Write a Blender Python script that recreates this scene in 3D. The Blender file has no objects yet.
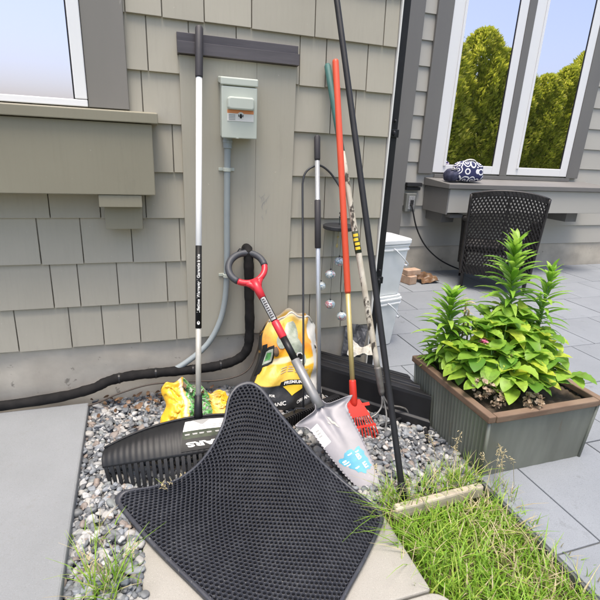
import bpy, math, random
import numpy as np
from mathutils import Vector, Matrix

random.seed(7)
RNG = np.random.default_rng(11)
scene = bpy.context.scene
COL = scene.collection
rad = math.radians
V = Vector

# ------------------------------------------------------------------ mesh collector
class MB:
    def __init__(self):
        self.v = []; self.f = []; self.m = []; self.uv = None
    def add(self, verts, faces, mi=0):
        n = len(self.v)
        self.v.extend([tuple(p) for p in verts])
        self.f.extend([tuple(i + n for i in f) for f in faces])
        self.m.extend([mi] * len(faces))
        return self
    def box(self, x0, y0, z0, x1, y1, z1, mi=0):
        vs = [(x0,y0,z0),(x1,y0,z0),(x1,y1,z0),(x0,y1,z0),(x0,y0,z1),(x1,y0,z1),(x1,y1,z1),(x0,y1,z1)]
        fs = [(0,3,2,1),(4,5,6,7),(0,1,5,4),(1,2,6,5),(2,3,7,6),(3,0,4,7)]
        return self.add(vs, fs, mi)
    def hexa(self, bottom, top, mi=0):          # two quads in the same winding
        fs = [(0,3,2,1),(4,5,6,7),(0,1,5,4),(1,2,6,5),(2,3,7,6),(3,0,4,7)]
        return self.add(list(bottom) + list(top), fs, mi)
    def obox(self, c, ax, ay, az, sx, sy, sz, mi=0):
        c, ax, ay, az = V(c), V(ax).normalized(), V(ay).normalized(), V(az).normalized()
        q = lambda a, b, d: c + ax*(a*sx/2) + ay*(b*sy/2) + az*(d*sz/2)
        return self.hexa([q(-1,-1,-1),q(1,-1,-1),q(1,1,-1),q(-1,1,-1)], [q(-1,-1,1),q(1,-1,1),q(1,1,1),q(-1,1,1)], mi)
    def tube(self, pts, r, seg=12, mi=0, cap=True, closed=False, squash=None):
        pts = [V(p) for p in pts]; n = len(pts)
        rs = r if isinstance(r, (list, tuple)) else [r]*n
        tang = []
        for i in range(n):
            if closed: t = pts[(i+1) % n] - pts[(i-1) % n]
            else: t = pts[min(i+1,n-1)] - pts[max(i-1,0)]
            tang.append(t.normalized())
        ref = V((0,0,1)) if abs(tang[0].z) < .9 else V((1,0,0))
        u = tang[0].cross(ref).normalized()
        vs = []
        for i in range(n):
            u = (u - tang[i]*u.dot(tang[i])).normalized()
            w = tang[i].cross(u)
            for k in range(seg):
                a = 2*math.pi*k/seg
                vs.append(pts[i] + u*(math.cos(a)*rs[i]) + w*(math.sin(a)*rs[i]*(squash or 1)))
        fs = []
        for i in range(n if closed else n-1):
            j = (i+1) % n
            for k in range(seg):
                k2 = (k+1) % seg
                fs.append((i*seg+k, i*seg+k2, j*seg+k2, j*seg+k))
        if cap and not closed:
            fs.append(tuple(range(seg-1,-1,-1))); fs.append(tuple((n-1)*seg+k for k in range(seg)))
        return self.add(vs, fs, mi)
    def ball(self, c, rx, ry=None, rz=None, seg=16, rings=10, mi=0):
        ry = ry or rx; rz = rz or rx; c = V(c); vs = [c + V((0,0,rz))]
        for i in range(1, rings):
            t = math.pi*i/rings
            for k in range(seg):
                a = 2*math.pi*k/seg
                vs.append(c + V((rx*math.sin(t)*math.cos(a), ry*math.sin(t)*math.sin(a), rz*math.cos(t))))
        vs.append(c - V((0,0,rz))); fs = []
        for k in range(seg): fs.append((0, 1+k, 1+(k+1) % seg))
        for i in range(rings-2):
            for k in range(seg):
                a = 1+i*seg+k; b = 1+i*seg+(k+1) % seg
                fs.append((a, a+seg, b+seg, b))
        L = len(vs)-1; o = 1+(rings-2)*seg
        for k in range(seg): fs.append((L, o+(k+1) % seg, o+k))
        return self.add(vs, fs, mi)
    def sheet(self, fn, nu, nv, mi=0, thick=None):
        """fn(u,v) with u,v in 0..1 -> point; thick = function (u,v) -> offset vector for a back side"""
        vs = [fn(i/nu, j/nv) for j in range(nv+1) for i in range(nu+1)]
        W = nu+1
        fs = [(j*W+i, j*W+i+1, (j+1)*W+i+1, (j+1)*W+i) for j in range(nv) for i in range(nu)]
        if thick is not None:
            n = len(vs)
            vs = vs + [V(vs[j*W+i]) + V(thick(i/nu, j/nv)) for j in range(nv+1) for i in range(nu+1)]
            fs += [tuple(n+k for k in reversed(f)) for f in fs]
            rim = [i for i in range(W)] + [j*W+nu for j in range(1,nv+1)] + [nv*W+i for i in range(nu-1,-1,-1)] + [j*W for j in range(nv-1,0,-1)]
            for a, b in zip(rim, rim[1:]+rim[:1]): fs.append((b, a, a+n, b+n))
        return self.add(vs, fs, mi)
    def slab(self, poly, z0, z1, mi=0):
        n = len(poly)
        vs = [(x,y,z0) for x,y in poly] + [(x,y,z1) for x,y in poly]
        fs = [tuple(range(n-1,-1,-1)), tuple(range(n,2*n))] + [(i,(i+1) % n,n+(i+1) % n,n+i) for i in range(n)]
        return self.add(vs, fs, mi)
    def prism(self, pts2, place, d, mi=0):
        """closed outline pts2 (s,t); place(s,t,h) -> point; depth from h=0 to h=d"""
        n = len(pts2)
        vs = [place(s,t,0) for s,t in pts2] + [place(s,t,d) for s,t in pts2]
        fs = [tuple(range(n-1,-1,-1)), tuple(range(n,2*n))] + [(i,(i+1) % n,n+(i+1) % n,n+i) for i in range(n)]
        return self.add(vs, fs, mi)

def world_origin(o):
    p = V((0,0,0))
    while o is not None: p = p + o.location; o = o.parent
    return p

def build(name, mb, mats, parent=None, loc=None, smooth=False, bevel=None, uvs=None):
    """link one mesh object; vertices are given in world space"""
    me = bpy.data.meshes.new(name)
    base = world_origin(parent) if parent is not None else V(loc or (0,0,0))
    b = np.array(base, dtype=np.float64)
    vs = np.array([tuple(p) for p in mb.v], dtype=np.float64) - b
    me.from_pydata(vs.tolist(), [], mb.f)
    mats = mats if isinstance(mats, (list, tuple)) else [mats]
    for m in mats: me.materials.append(m)
    if len(mats) > 1: me.polygons.foreach_set('material_index', mb.m)
    if smooth: me.polygons.foreach_set('use_smooth', [True]*len(me.polygons))
    if uvs is not None:
        lay = me.uv_layers.new(name='UVMap')
        li = np.zeros(len(me.loops), dtype=np.int32); me.loops.foreach_get('vertex_index', li)
        lay.data.foreach_set('uv', np.array(uvs, dtype=np.float32)[li].ravel())
    me.update(); me.validate()
    o = bpy.data.objects.new(name, me); COL.objects.link(o)
    if parent is not None: o.parent = parent
    else: o.location = base
    if bevel:
        md = o.modifiers.new('soft_edge', 'BEVEL'); md.width = bevel; md.segments = 2; md.limit_method = 'ANGLE'; md.angle_limit = rad(40)
    return o

def tag(o, label=None, cat=None, group=None, kind=None):
    if label: o['label'] = label
    if cat: o['category'] = cat
    if group: o['group'] = group
    if kind: o['kind'] = kind
    return o

def thing(name, label, cat, loc, group=None):
    o = bpy.data.objects.new(name, None); COL.objects.link(o); o.location = loc
    o.empty_display_size = .05
    return tag(o, label, cat, group)

def smooth_path(pts, n=8):
    """Catmull-Rom through pts"""
    P = [V(p) for p in pts]; P = [P[0]*2-P[1]] + P + [P[-1]*2-P[-2]]; out = []
    for i in range(1, len(P)-2):
        for k in range(n):
            t = k/n; a,b,c,d = P[i-1],P[i],P[i+1],P[i+2]
            out.append(.5*((2*b)+(c-a)*t+(2*a-5*b+4*c-d)*t*t+(3*b-a-3*c+d)*t**3))
    out.append(P[-2]); return out

def text_mesh(mb, s, size, fn, mi=0, bold=0.0, align='CENTER', shear=0.0, sx=1.0):
    cu = bpy.data.curves.new('text_source', 'FONT'); cu.body = s; cu.size = size; cu.align_x = align; cu.align_y = 'CENTER'
    cu.offset = bold; cu.shear = shear; cu.resolution_u = 3
    o = bpy.data.objects.new('text_source', cu); COL.objects.link(o)
    dg = bpy.context.evaluated_depsgraph_get(); ev = o.evaluated_get(dg); me = ev.to_mesh()
    mb.add([fn(v.co.x*sx, v.co.y) for v in me.vertices], [tuple(p.vertices) for p in me.polygons], mi)
    ev.to_mesh_clear(); bpy.data.objects.remove(o); bpy.data.curves.remove(cu)

# ------------------------------------------------------------------ materials
def new_mat(name):
    m = bpy.data.materials.new(name); m.use_nodes = True
    nt = m.node_tree; b = nt.nodes['Principled BSDF']
    return m, nt, b
def N(nt, t, **kw):
    n = nt.nodes.new(t)
    for k, v in kw.items():
        if k.startswith('_'): setattr(n, k[1:], v)
        else: n.inputs[k.replace('__',' ')].default_value = v
    return n
def mixc(nt, fac, a, b):
    n = nt.nodes.new('ShaderNodeMix'); n.data_type = 'RGBA'
    for sock, val in ((n.inputs[0], fac), (n.inputs[6], a), (n.inputs[7], b)):
        if hasattr(val, 'is_output'): nt.links.new(val, sock)
        elif isinstance(val, (int, float)): sock.default_value = val
        else: sock.default_value = (*val, 1) if len(val) == 3 else val
    return n.outputs[2]
def ramp(nt, fac, stops, const=False):
    n = nt.nodes.new('ShaderNodeValToRGB'); e = n.color_ramp.elements
    while len(e) > 1: e.remove(e[0])
    for i, (p, c) in enumerate(stops):
        if i == 0: el = e[0]; el.position = p
        else: el = e.new(p)
        el.color = (*c, 1)
    if const: n.color_ramp.interpolation = 'CONSTANT'
    nt.links.new(fac, n.inputs[0]); return n.outputs[0]
def coords(nt, kind='Object', scale=(1,1,1)):
    tc = nt.nodes.new('ShaderNodeTexCoord'); mp = nt.nodes.new('ShaderNodeMapping'); mp.inputs['Scale'].default_value = scale
    nt.links.new(tc.outputs[kind], mp.inputs[0]); return mp.outputs[0]
def noise(nt, vec, scale, detail=4, rough=.55):
    n = nt.nodes.new('ShaderNodeTexNoise'); n.inputs['Scale'].default_value = scale; n.inputs['Detail'].default_value = detail
    n.inputs['Roughness'].default_value = rough; nt.links.new(vec, n.inputs['Vector']); return n.outputs['Fac']
def sharpen(nt, fac, lo, hi):
    n = nt.nodes.new('ShaderNodeMapRange'); n.inputs[1].default_value = lo; n.inputs[2].default_value = hi
    nt.links.new(fac, n.inputs[0]); return n.outputs[0]
def bump(nt, b, h, strength, dist=.002):
    n = nt.nodes.new('ShaderNodeBump'); n.inputs['Strength'].default_value = strength; n.inputs['Distance'].default_value = dist
    nt.links.new(h, n.inputs['Height']); nt.links.new(n.outputs[0], b.inputs['Normal'])

def mat(name, col, rough=.6, metal=0, col2=None, vs=6, stretch=(1,1,1), bs=0, bscale=60, spec=.5, island=0.0, lo=.35, hi=.65, spots=None, coat=0):
    m, nt, b = new_mat(name)
    b.inputs['Roughness'].default_value = rough; b.inputs['Metallic'].default_value = metal
    b.inputs['Specular IOR Level'].default_value = spec
    if coat: b.inputs['Coat Weight'].default_value = coat
    vec = coords(nt, 'Object', stretch)
    c = (*col, 1)
    src = None
    if col2 is not None:
        src = mixc(nt, sharpen(nt, noise(nt, vec, vs, 6), lo, hi), col, col2)
    if spots:                                   # (colour, scale, threshold)
        base = src if src is not None else col
        src = mixc(nt, sharpen(nt, noise(nt, vec, spots[1], 5, .65), spots[2], spots[2]+.05), base, spots[0])
    if island:
        g = nt.nodes.new('ShaderNodeNewGeometry')
        hs = nt.nodes.new('ShaderNodeHueSaturation')
        mr = nt.nodes.new('ShaderNodeMapRange'); mr.inputs[3].default_value = 1-island; mr.inputs[4].default_value = 1+island
        nt.links.new(g.outputs['Random Per Island'], mr.inputs[0]); nt.links.new(mr.outputs[0], hs.inputs['Value'])
        if src is not None: nt.links.new(src, hs.inputs['Color'])
        else: hs.inputs['Color'].default_value = c
        src = hs.outputs[0]
    if src is not None: nt.links.new(src, b.inputs['Base Color'])
    else: b.inputs['Base Color'].default_value = c
    if bs: bump(nt, b, noise(nt, vec, bscale, 6), bs)
    return m

M = {}
def painted_wood(name, a, b, dirt, grain=.5, island=.04):
    m, nt, bs = new_mat(name); bs.inputs['Roughness'].default_value = .66
    vec = coords(nt, 'Object'); gv = coords(nt, 'Object', (1,1,.035)); dv = coords(nt, 'Object', (1,1,.25))
    gr = noise(nt, gv, 95, 6, .7)
    c = mixc(nt, sharpen(nt, noise(nt, vec, 2.1, 6, .6), .32, .7), a, b)
    c = mixc(nt, sharpen(nt, gr, .50, .95), c, tuple(x*.95 for x in b))
    c = mixc(nt, sharpen(nt, noise(nt, dv, 7, 8, .68), .60, .82), c, dirt)
    c = mixc(nt, sharpen(nt, noise(nt, vec, 46, 3, .6), .735, .76), c, tuple(x*1.22 for x in a))
    g = nt.nodes.new('ShaderNodeNewGeometry'); hs = nt.nodes.new('ShaderNodeHueSaturation'); mr = nt.nodes.new('ShaderNodeMapRange')
    mr.inputs[3].default_value = 1-island; mr.inputs[4].default_value = 1+island
    nt.links.new(g.outputs['Random Per Island'], mr.inputs[0]); nt.links.new(mr.outputs[0], hs.inputs['Value']); nt.links.new(c, hs.inputs['Color'])
    nt.links.new(hs.outputs[0], bs.inputs['Base Color']); bump(nt, bs, gr, grain, .0015)
    return m
M['shingle'] = painted_wood('painted_shingle', (.415,.386,.318), (.375,.349,.286), (.32,.295,.24), .3)
M['panel'] = painted_wood('painted_board', (.412,.384,.314), (.380,.353,.286), (.315,.29,.235), .25, .01)
M['trim'] = mat('trim_board', (.215,.20,.18), .6, col2=(.19,.18,.16), vs=3, bs=.15, stretch=(1,1,.3), spots=((.29,.27,.24), 22, .70))
M['far_trim'] = mat('far_trim_board', (.175,.17,.16), .6, col2=(.155,.15,.145), vs=3, bs=.12, stretch=(1,1,.3))
M['ledge'] = painted_wood('ledge_paint', (.265,.245,.18), (.24,.22,.16), (.185,.17,.125), .25, .01)
M['lap'] = mat('skylit_lap_paint', (.43,.415,.375), .6, col2=(.395,.38,.345), vs=2, bs=.15, stretch=(.3,1,1))  # same paint as the shingles, with cooler skylight mixed into the colour
M['flash'] = mat('dark_flashing', (.085,.075,.08), .42, metal=.25, col2=(.13,.115,.12), vs=7, stretch=(.3,1,3), bs=.1)
M['strip'] = mat('pale_strip', (.74,.735,.71), .5)
M['black'] = mat('black_plastic', (.009,.009,.010), .45, col2=(.014,.014,.016), vs=9, bs=.06, bscale=120, spec=.4)
M['black_matte'] = mat('black_matte', (.011,.011,.013), .55, col2=(.018,.018,.020), vs=12, bs=.08, spec=.35)
M['white_paint'] = mat('white_vinyl', (.80,.80,.80), .35)
M['concrete'] = mat('footing_concrete', (.50,.46,.39), .85, col2=(.39,.355,.30), vs=5, bs=.6, bscale=30, spots=((.22,.20,.17), 13, .63))
def gritty(name, a, b, stain, speck, rough=.82):
    m, nt, bs = new_mat(name); bs.inputs['Roughness'].default_value = rough; vec = coords(nt, 'Object')
    c = mixc(nt, sharpen(nt, noise(nt, vec, 3.2, 8, .65), .3, .72), a, b)
    c = mixc(nt, sharpen(nt, noise(nt, vec, 260, 3, .6), .55, .78), c, speck)
    c = mixc(nt, sharpen(nt, noise(nt, vec, 420, 2, .6), .63, .72), c, tuple(x*1.35 for x in a))
    c = mixc(nt, sharpen(nt, noise(nt, vec, 9, 8, .72), .60, .78), c, stain)
    bump(nt, bs, noise(nt, vec, 190, 8, .7), .5, .0025)
    g = nt.nodes.new('ShaderNodeNewGeometry'); hs = nt.nodes.new('ShaderNodeHueSaturation'); mr = nt.nodes.new('ShaderNodeMapRange')
    mr.inputs[3].default_value = .93; mr.inputs[4].default_value = 1.06
    nt.links.new(g.outputs['Random Per Island'], mr.inputs[0]); nt.links.new(mr.outputs[0], hs.inputs['Value']); nt.links.new(c, hs.inputs['Color'])
    nt.links.new(hs.outputs[0], bs.inputs['Base Color'])
    return m
M['slab'] = gritty('walk_concrete', (.36,.34,.305), (.315,.30,.265), (.24,.22,.18), (.25,.235,.205))
M['step'] = gritty('step_concrete', (.24,.25,.26), (.205,.215,.22), (.19,.19,.18), (.18,.18,.18))
M['soil'] = mat('soil', (.055,.04,.028), .95, col2=(.095,.072,.05), vs=30, bs=1.0, bscale=60)
M['bedsoil'] = mat('grey_bed', (.12,.118,.115), .95, col2=(.2,.195,.19), vs=40, bs=.8, bscale=80)
M['lawn'] = mat('lawn_soil', (.075,.085,.025), .95, col2=(.12,.10,.05), vs=18, bs=1.0, bscale=60)
M['box_metal'] = mat('box_paint', (.50,.53,.47), .42, col2=(.47,.50,.44), vs=6, bs=.03)
M['conduit'] = mat('conduit_plastic', (.30,.335,.34), .5, col2=(.27,.30,.31), vs=8)
M['foam'] = mat('pipe_foam', (.009,.0085,.0085), .85, col2=(.017,.0155,.015), vs=22, bs=.5, bscale=70, spec=.25)
M['cable'] = mat('brown_cable', (.06,.045,.035), .6)
M['white_pole'] = mat('white_pole', (.78,.78,.77), .32, col2=(.66,.65,.63), vs=4, stretch=(1,1,.5), lo=.55, hi=.75, coat=.15)
M['dull_pole'] = mat('worn_pole', (.47,.46,.41), .4, col2=(.36,.35,.31), vs=10, metal=.2)
M['grip'] = mat('dark_grip', (.035,.032,.036), .6, bs=.1, bscale=150)
M['grip_grey'] = mat('slate_grip', (.052,.055,.064), .55, bs=.25, bscale=230)
M['rake_head'] = mat('rake_plastic', (.009,.0095,.0105), .5, col2=(.015,.0155,.017), vs=6, bs=.1, spec=.35)
M['red'] = mat('red_plastic', (.62,.03,.045), .38, col2=(.55,.025,.04), vs=7)
M['steel'] = mat('shovel_steel', (.255,.245,.265), .52, metal=.3, col2=(.205,.20,.215), vs=9, bs=.12, bscale=60, spots=((.52,.50,.47), 24, .69))
M['shaft_grey'] = mat('grey_shaft', (.25,.25,.255), .45, metal=.3, col2=(.21,.21,.21), vs=16)
M['sticker'] = mat('white_sticker', (.72,.70,.66), .5)
M['blue'] = mat('blue_sticker', (.02,.21,.32), .45, col2=(.04,.29,.38), vs=20)
M['alum'] = mat('aluminium', (.56,.58,.61), .36, metal=.55, col2=(.50,.52,.55), vs=5)
M['orange'] = mat('orange_red_coating', (.72,.095,.04), .4, col2=(.64,.075,.03), vs=6)
M['brass'] = mat('yellow_metal', (.58,.47,.20), .38, metal=.35, col2=(.50,.40,.17), vs=10)
M['redhead'] = mat('red_enamel', (.62,.035,.02), .42, col2=(.5,.03,.018), vs=12, spots=((.4,.30,.25), 60, .68))
M['oldwood'] = mat('peeling_wood', (.40,.35,.27), .8, col2=(.60,.56,.48), vs=22, bs=.5, stretch=(1,1,.4), spots=((.06,.05,.04), 34, .545))
M['teal'] = mat('teal_paint', (.045,.13,.115), .55, col2=(.06,.165,.145), vs=12)
M['ferrule'] = mat('grey_ferrule', (.18,.175,.165), .55, metal=.4, col2=(.12,.11,.10), vs=30)
M['tine'] = mat('dull_tine', (.22,.22,.215), .45, metal=.5, col2=(.13,.12,.11), vs=30)
M['darkrod'] = mat('dark_iron', (.045,.047,.052), .5, metal=.3)
M['paver'] = gritty('grey_paver', (.225,.242,.265), (.192,.207,.228), (.125,.132,.138), (.12,.13,.142))
M['joint'] = mat('paver_joint', (.10,.105,.105), .95, bs=.5)
M['galv'] = mat('galvanised_sheet', (.215,.225,.19), .5, metal=.3, col2=(.155,.162,.135), vs=5, stretch=(2,2,.4), spots=((.15,.13,.09), 9, .64))
M['planter_wood'] = mat('planter_wood', (.125,.075,.048), .8, col2=(.21,.145,.10), vs=9, bs=.4, stretch=(.5,.5,2))
M['wicker'] = mat('dark_wicker', (.014,.012,.012), .45, col2=(.034,.030,.028), vs=30, bs=.3, bscale=90)
M['brick'] = mat('orange_brick', (.36,.235,.165), .85, col2=(.46,.33,.24), vs=14, bs=.6)
M['outlet'] = mat('outlet_metal', (.20,.205,.19), .5, metal=.2)
M['dark'] = mat('dark_recess', (.02,.02,.022), .7)
M['foil'] = mat('dark_sheet', (.055,.058,.068), .5, col2=(.12,.12,.125), vs=14, bs=.4)
M['paper'] = mat('crumpled_paper', (.6,.58,.52), .8, col2=(.45,.42,.36), vs=20, bs=.5)
M['hose'] = mat('green_hose', (.02,.24,.07), .45)
M['log'] = mat('weathered_edging', (.44,.39,.31), .85, col2=(.34,.29,.22), vs=10, bs=.6, stretch=(.4,2,2))
M['navy'] = mat('navy_cloth', (.018,.02,.05), .75, col2=(.07,.075,.13), vs=26)
M['stem'] = mat('green_stem', (.13,.24,.05), .6)
M['drystem'] = mat('dry_stem', (.42,.33,.19), .8)
M['bark'] = mat('bark', (.11,.08,.055), .9, bs=.8)

def leaf_mat(name, a, b, trans=.35, c=None, isl=True, rough=.45):
    m, nt, bs = new_mat(name)
    g = nt.nodes.new('ShaderNodeNewGeometry')
    stops = [(0,a),(.72,b)] + ([(1.0,c)] if c else [])
    col = ramp(nt, g.outputs['Random Per Island'], stops)
    if isl:
        lv = coords(nt, 'Object'); col = mixc(nt, sharpen(nt, noise(nt, lv, 34, 5, .65), .50, .80), col, tuple(.55*x+.08*y for x,y in zip(a,(1,.7,.1))))
    nt.links.new(col, bs.inputs['Base Color']); bs.inputs['Roughness'].default_value = rough
    tr = nt.nodes.new('ShaderNodeBsdfTranslucent'); nt.links.new(col, tr.inputs[0])
    mx = nt.nodes.new('ShaderNodeMixShader'); mx.inputs[0].default_value = trans
    out = nt.nodes['Material Output']
    nt.links.new(bs.outputs[0], mx.inputs[1]); nt.links.new(tr.outputs[0], mx.inputs[2]); nt.links.new(mx.outputs[0], out.inputs[0])
    return m
M['lily'] = leaf_mat('lily_leaf', (.15,.34,.03), (.32,.56,.065), .5, (.46,.66,.12))
M['hydrangea'] = leaf_mat('hydrangea_leaf', (.11,.27,.03), (.34,.55,.07), .45, (.62,.67,.07))
M['grass'] = leaf_mat('grass_blade', (.18,.36,.035), (.33,.54,.06), .45, (.52,.60,.13))
M['straw'] = leaf_mat('dry_grass', (.42,.35,.19), (.55,.48,.30), .3)
M['petal'] = leaf_mat('pink_petal', (.72,.16,.36), (.80,.30,.48), .35)
M['dried'] = leaf_mat('dried_petal', (.40,.29,.19), (.56,.45,.33), .3, (.30,.20,.12))
M['deadleaf'] = leaf_mat('dead_leaf', (.10,.055,.03), (.20,.11,.06), .15, (.28,.17,.09))
M['hedge'] = leaf_mat('sunlit_cedar_spray', (.30,.38,.03), (.62,.68,.07), .6, (.86,.84,.16))  # sunshine on the hedge is put into these brightened leaf colours

def stone_mat():
    m, nt, b = new_mat('mixed_pebble')
    g = nt.nodes.new('ShaderNodeNewGeometry')
    col = ramp(nt, g.outputs['Random Per Island'], [(0,(0.100,0.112,0.128)),(.16,(0.201,0.221,0.247)),(.30,(0.129,0.137,0.144)),(.42,(0.315,0.315,0.311)),(.52,(0.071,0.076,0.086)),(.62,(0.374,0.362,0.341)),(.755,(0.207,0.167,0.143)),(.80,(0.464,0.462,0.453)),(.88,(0.173,0.190,0.188)),(.94,(0.249,0.193,0.157)),(.97,(0.235,0.250,0.269))], True)
    vec = coords(nt, 'Object')
    nz = noise(nt, vec, 45, 6, .7)
    mx = mixc(nt, sharpen(nt, nz, .3, .8), col, (.25,.25,.245))
    fin = nt.nodes.new('ShaderNodeMix'); fin.data_type = 'RGBA'; fin.inputs[0].default_value = .45
    nt.links.new(col, fin.inputs[6]); nt.links.new(mx, fin.inputs[7])
    nt.links.new(fin.outputs[2], b.inputs['Base Color']); b.inputs['Roughness'].default_value = .6
    bump(nt, b, noise(nt, vec, 160, 5), .35)
    return m
M['pebble'] = stone_mat()

def rubber_mat():
    m, nt, b = new_mat('mat_rubber')
    vec = coords(nt, 'Object')
    c = mixc(nt, sharpen(nt, noise(nt, vec, 11, 6, .65), .45, .8), (.030,.032,.041), (.062,.065,.076))
    c2 = mixc(nt, sharpen(nt, noise(nt, coords(nt,'Object',(9,2,2)), 26, 4, .7), .62, .74), c, (.22,.215,.20))
    nt.links.new(c2, b.inputs['Base Color']); b.inputs['Roughness'].default_value = .46; b.inputs['Specular IOR Level'].default_value = .5
    bump(nt, b, noise(nt, vec, 240, 4), .12)
    return m
M['rubber'] = rubber_mat()

def glass_mat():
    m, nt, b = new_mat('window_glass')
    b.inputs['Base Color'].default_value = (.02,.022,.025,1); b.inputs['Roughness'].default_value = .03
    gl = nt.nodes.new('ShaderNodeBsdfGlossy'); gl.inputs['Color'].default_value = (.95,.87,.98,1); gl.inputs['Roughness'].default_value = .012
    n = nt.nodes.new('ShaderNodeBump'); n.inputs['Strength'].default_value = .02; n.inputs['Distance'].default_value = .01
    nt.links.new(noise(nt, coords(nt,'Object'), 1.5, 2), n.inputs['Height']); nt.links.new(n.outputs[0], gl.inputs['Normal'])
    mx = nt.nodes.new('ShaderNodeMixShader'); mx.inputs[0].default_value = .85
    nt.links.new(b.outputs[0], mx.inputs[1]); nt.links.new(gl.outputs[0], mx.inputs[2]); nt.links.new(mx.outputs[0], nt.nodes['Material Output'].inputs[0])
    return m
M['glass'] = glass_mat()

def milky_mat():
    m, nt, b = new_mat('milky_plastic')
    vec = coords(nt, 'Object')
    c = mixc(nt, sharpen(nt, noise(nt, vec, 6, 5), .4, .75), (.78,.80,.80), (.68,.70,.69))
    nt.links.new(c, b.inputs['Base Color']); b.inputs['Roughness'].default_value = .38
    b.inputs['Subsurface Weight'].default_value = .3; b.inputs['Subsurface Radius'].default_value = (.02,.02,.02)
    return m
M['milky'] = milky_mat()
M['milky_rim'] = mat('white_rim_plastic', (.80,.81,.81), .38)

def bag_mat(name, stops, warp=.014, xtint=True):
    m, nt, b = new_mat(name)
    tc = nt.nodes.new('ShaderNodeTexCoord'); sep = nt.nodes.new('ShaderNodeSeparateXYZ'); nt.links.new(tc.outputs['UV'], sep.inputs[0])
    nz = noise(nt, tc.outputs['UV'], 5, 4)
    ma = nt.nodes.new('ShaderNodeMath'); ma.operation = 'MULTIPLY_ADD'; ma.inputs[1].default_value = warp*2
    nt.links.new(nz, ma.inputs[0])
    sh = nt.nodes.new('ShaderNodeMath'); sh.operation = 'SUBTRACT'; nt.links.new(sep.outputs[1], sh.inputs[0]); sh.inputs[1].default_value = warp
    nt.links.new(sh.outputs[0], ma.inputs[2])
    col = ramp(nt, ma.outputs[0], stops)
    if xtint:   # dark brown printed side panel and a white one
        xl = sharpen(nt, sep.outputs[0], .045, .038)
        col = mixc(nt, xl, col, (.03,.028,.025))
        xr = sharpen(nt, sep.outputs[0], .80, .82)
        col = mixc(nt, xr, col, (.70,.68,.63))
        n2 = noise(nt, tc.outputs['UV'], 7, 3)
        patch = nt.nodes.new('ShaderNodeMath'); patch.operation = 'MULTIPLY'
        nt.links.new(sharpen(nt, n2, .56, .66), patch.inputs[0]); nt.links.new(sharpen(nt, sep.outputs[1], .60, .70), patch.inputs[1])
        col = mixc(nt, patch.outputs[0], col, (.66,.34,.05))
    nt.links.new(col, b.inputs['Base Color']); b.inputs['Roughness'].default_value = .33
    bump(nt, b, noise(nt, tc.outputs['UV'], 16, 5), .35, .006)
    return m
YEL = (.80,.46,.03); YEL2 = (.82,.55,.09)
M['bag'] = bag_mat('compost_bag_print', [(0,(.03,.03,.03)),(.30,(.018,.018,.018)),(.315,YEL2),(.50,YEL),(.52,(.85,.72,.42)),(.565,(.80,.70,.45)),(.585,(.85,.45,.02)),(.70,(.70,.24,.02)),(.82,(.80,.42,.05)),(.95,(.80,.52,.12)),(1,(.76,.70,.58))])
def yellow_bag_mat():
    m, nt, b = new_mat('yellow_bag_print'); tc = nt.nodes.new('ShaderNodeTexCoord'); sep = nt.nodes.new('ShaderNodeSeparateXYZ'); nt.links.new(tc.outputs['UV'], sep.inputs[0])
    nz = noise(nt, tc.outputs['UV'], 4, 4); ma = nt.nodes.new('ShaderNodeMath'); ma.operation = 'MULTIPLY_ADD'; ma.inputs[1].default_value = .22
    nt.links.new(nz, ma.inputs[0]); nt.links.new(sep.outputs[0], ma.inputs[2])
    mid = ramp(nt, noise(nt, tc.outputs['UV'], 13, 4, .65), [(0,(.30,.31,.27)),(.40,(.08,.11,.06)),(.47,(.10,.40,.08)),(.54,(.42,.43,.38)),(.60,(.16,.10,.06)),(.66,(.25,.55,.18))], True)
    edge = ramp(nt, ma.outputs[0], [(0,(0,0,0)),(.44,(0,0,0)),(.46,(1,1,1)),(.74,(1,1,1)),(.76,(0,0,0))])
    side = ramp(nt, ma.outputs[0], [(0,(.80,.44,.02)),(.36,(.82,.50,.04)),(.40,(.80,.74,.62)),(.44,(.78,.42,.02)),(.77,(.80,.48,.04)),(.90,(.82,.62,.22)),(1,(.80,.45,.03))])
    col = mixc(nt, edge, side, mid)
    nt.links.new(col, b.inputs['Base Color']); b.inputs['Roughness'].default_value = .35; bump(nt, b, noise(nt, tc.outputs['UV'], 18, 5), .4, .006)
    return m
M['bag_yellow'] = yellow_bag_mat()
M['ink_black'] = mat('black_ink', (.012,.012,.012), .5, spec=.25)
M['ink_white'] = mat('white_ink', (.75,.74,.70), .45)
M['ink_grey'] = mat('grey_ink', (.30,.30,.29), .5)
M['shaft_label'] = mat('printed_grey_label', (.42,.43,.43), .45, col2=(.2,.2,.21), vs=90)
M['ink_yellow'] = mat('yellow_ink', (.82,.56,.04), .4)
M['ink_orange'] = mat('orange_ink', (.72,.27,.10), .5)
M['ink_moss'] = mat('moss_print', (.25,.29,.22), .45, col2=(.45,.48,.40), vs=30)
M['ink_green'] = mat('green_print', (.045,.16,.05), .45, col2=(.10,.34,.08), vs=40)
M['ink_band'] = mat('dark_green_print', (.035,.045,.032), .6, col2=(.07,.08,.055), vs=40, spec=.2)
M['brown_print'] = mat('brown_print', (.16,.10,.055), .5, col2=(.06,.045,.03), vs=30)

def ball_mat():
    m, nt, b = new_mat('painted_glass_ball')
    vec = coords(nt, 'Object')
    c = ramp(nt, noise(nt, vec, 30, 3), [(0,(.62,.66,.66)),(.44,(.72,.76,.76)),(.50,(.14,.26,.34)),(.545,(.66,.72,.72)),(.60,(.50,.10,.14)),(.65,(.68,.72,.72))])
    nt.links.new(c, b.inputs['Base Color']); b.inputs['Roughness'].default_value = .08; b.inputs['Metallic'].default_value = .25
    b.inputs['Coat Weight'].default_value = .5
    return m
M['glassball'] = ball_mat()

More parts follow.
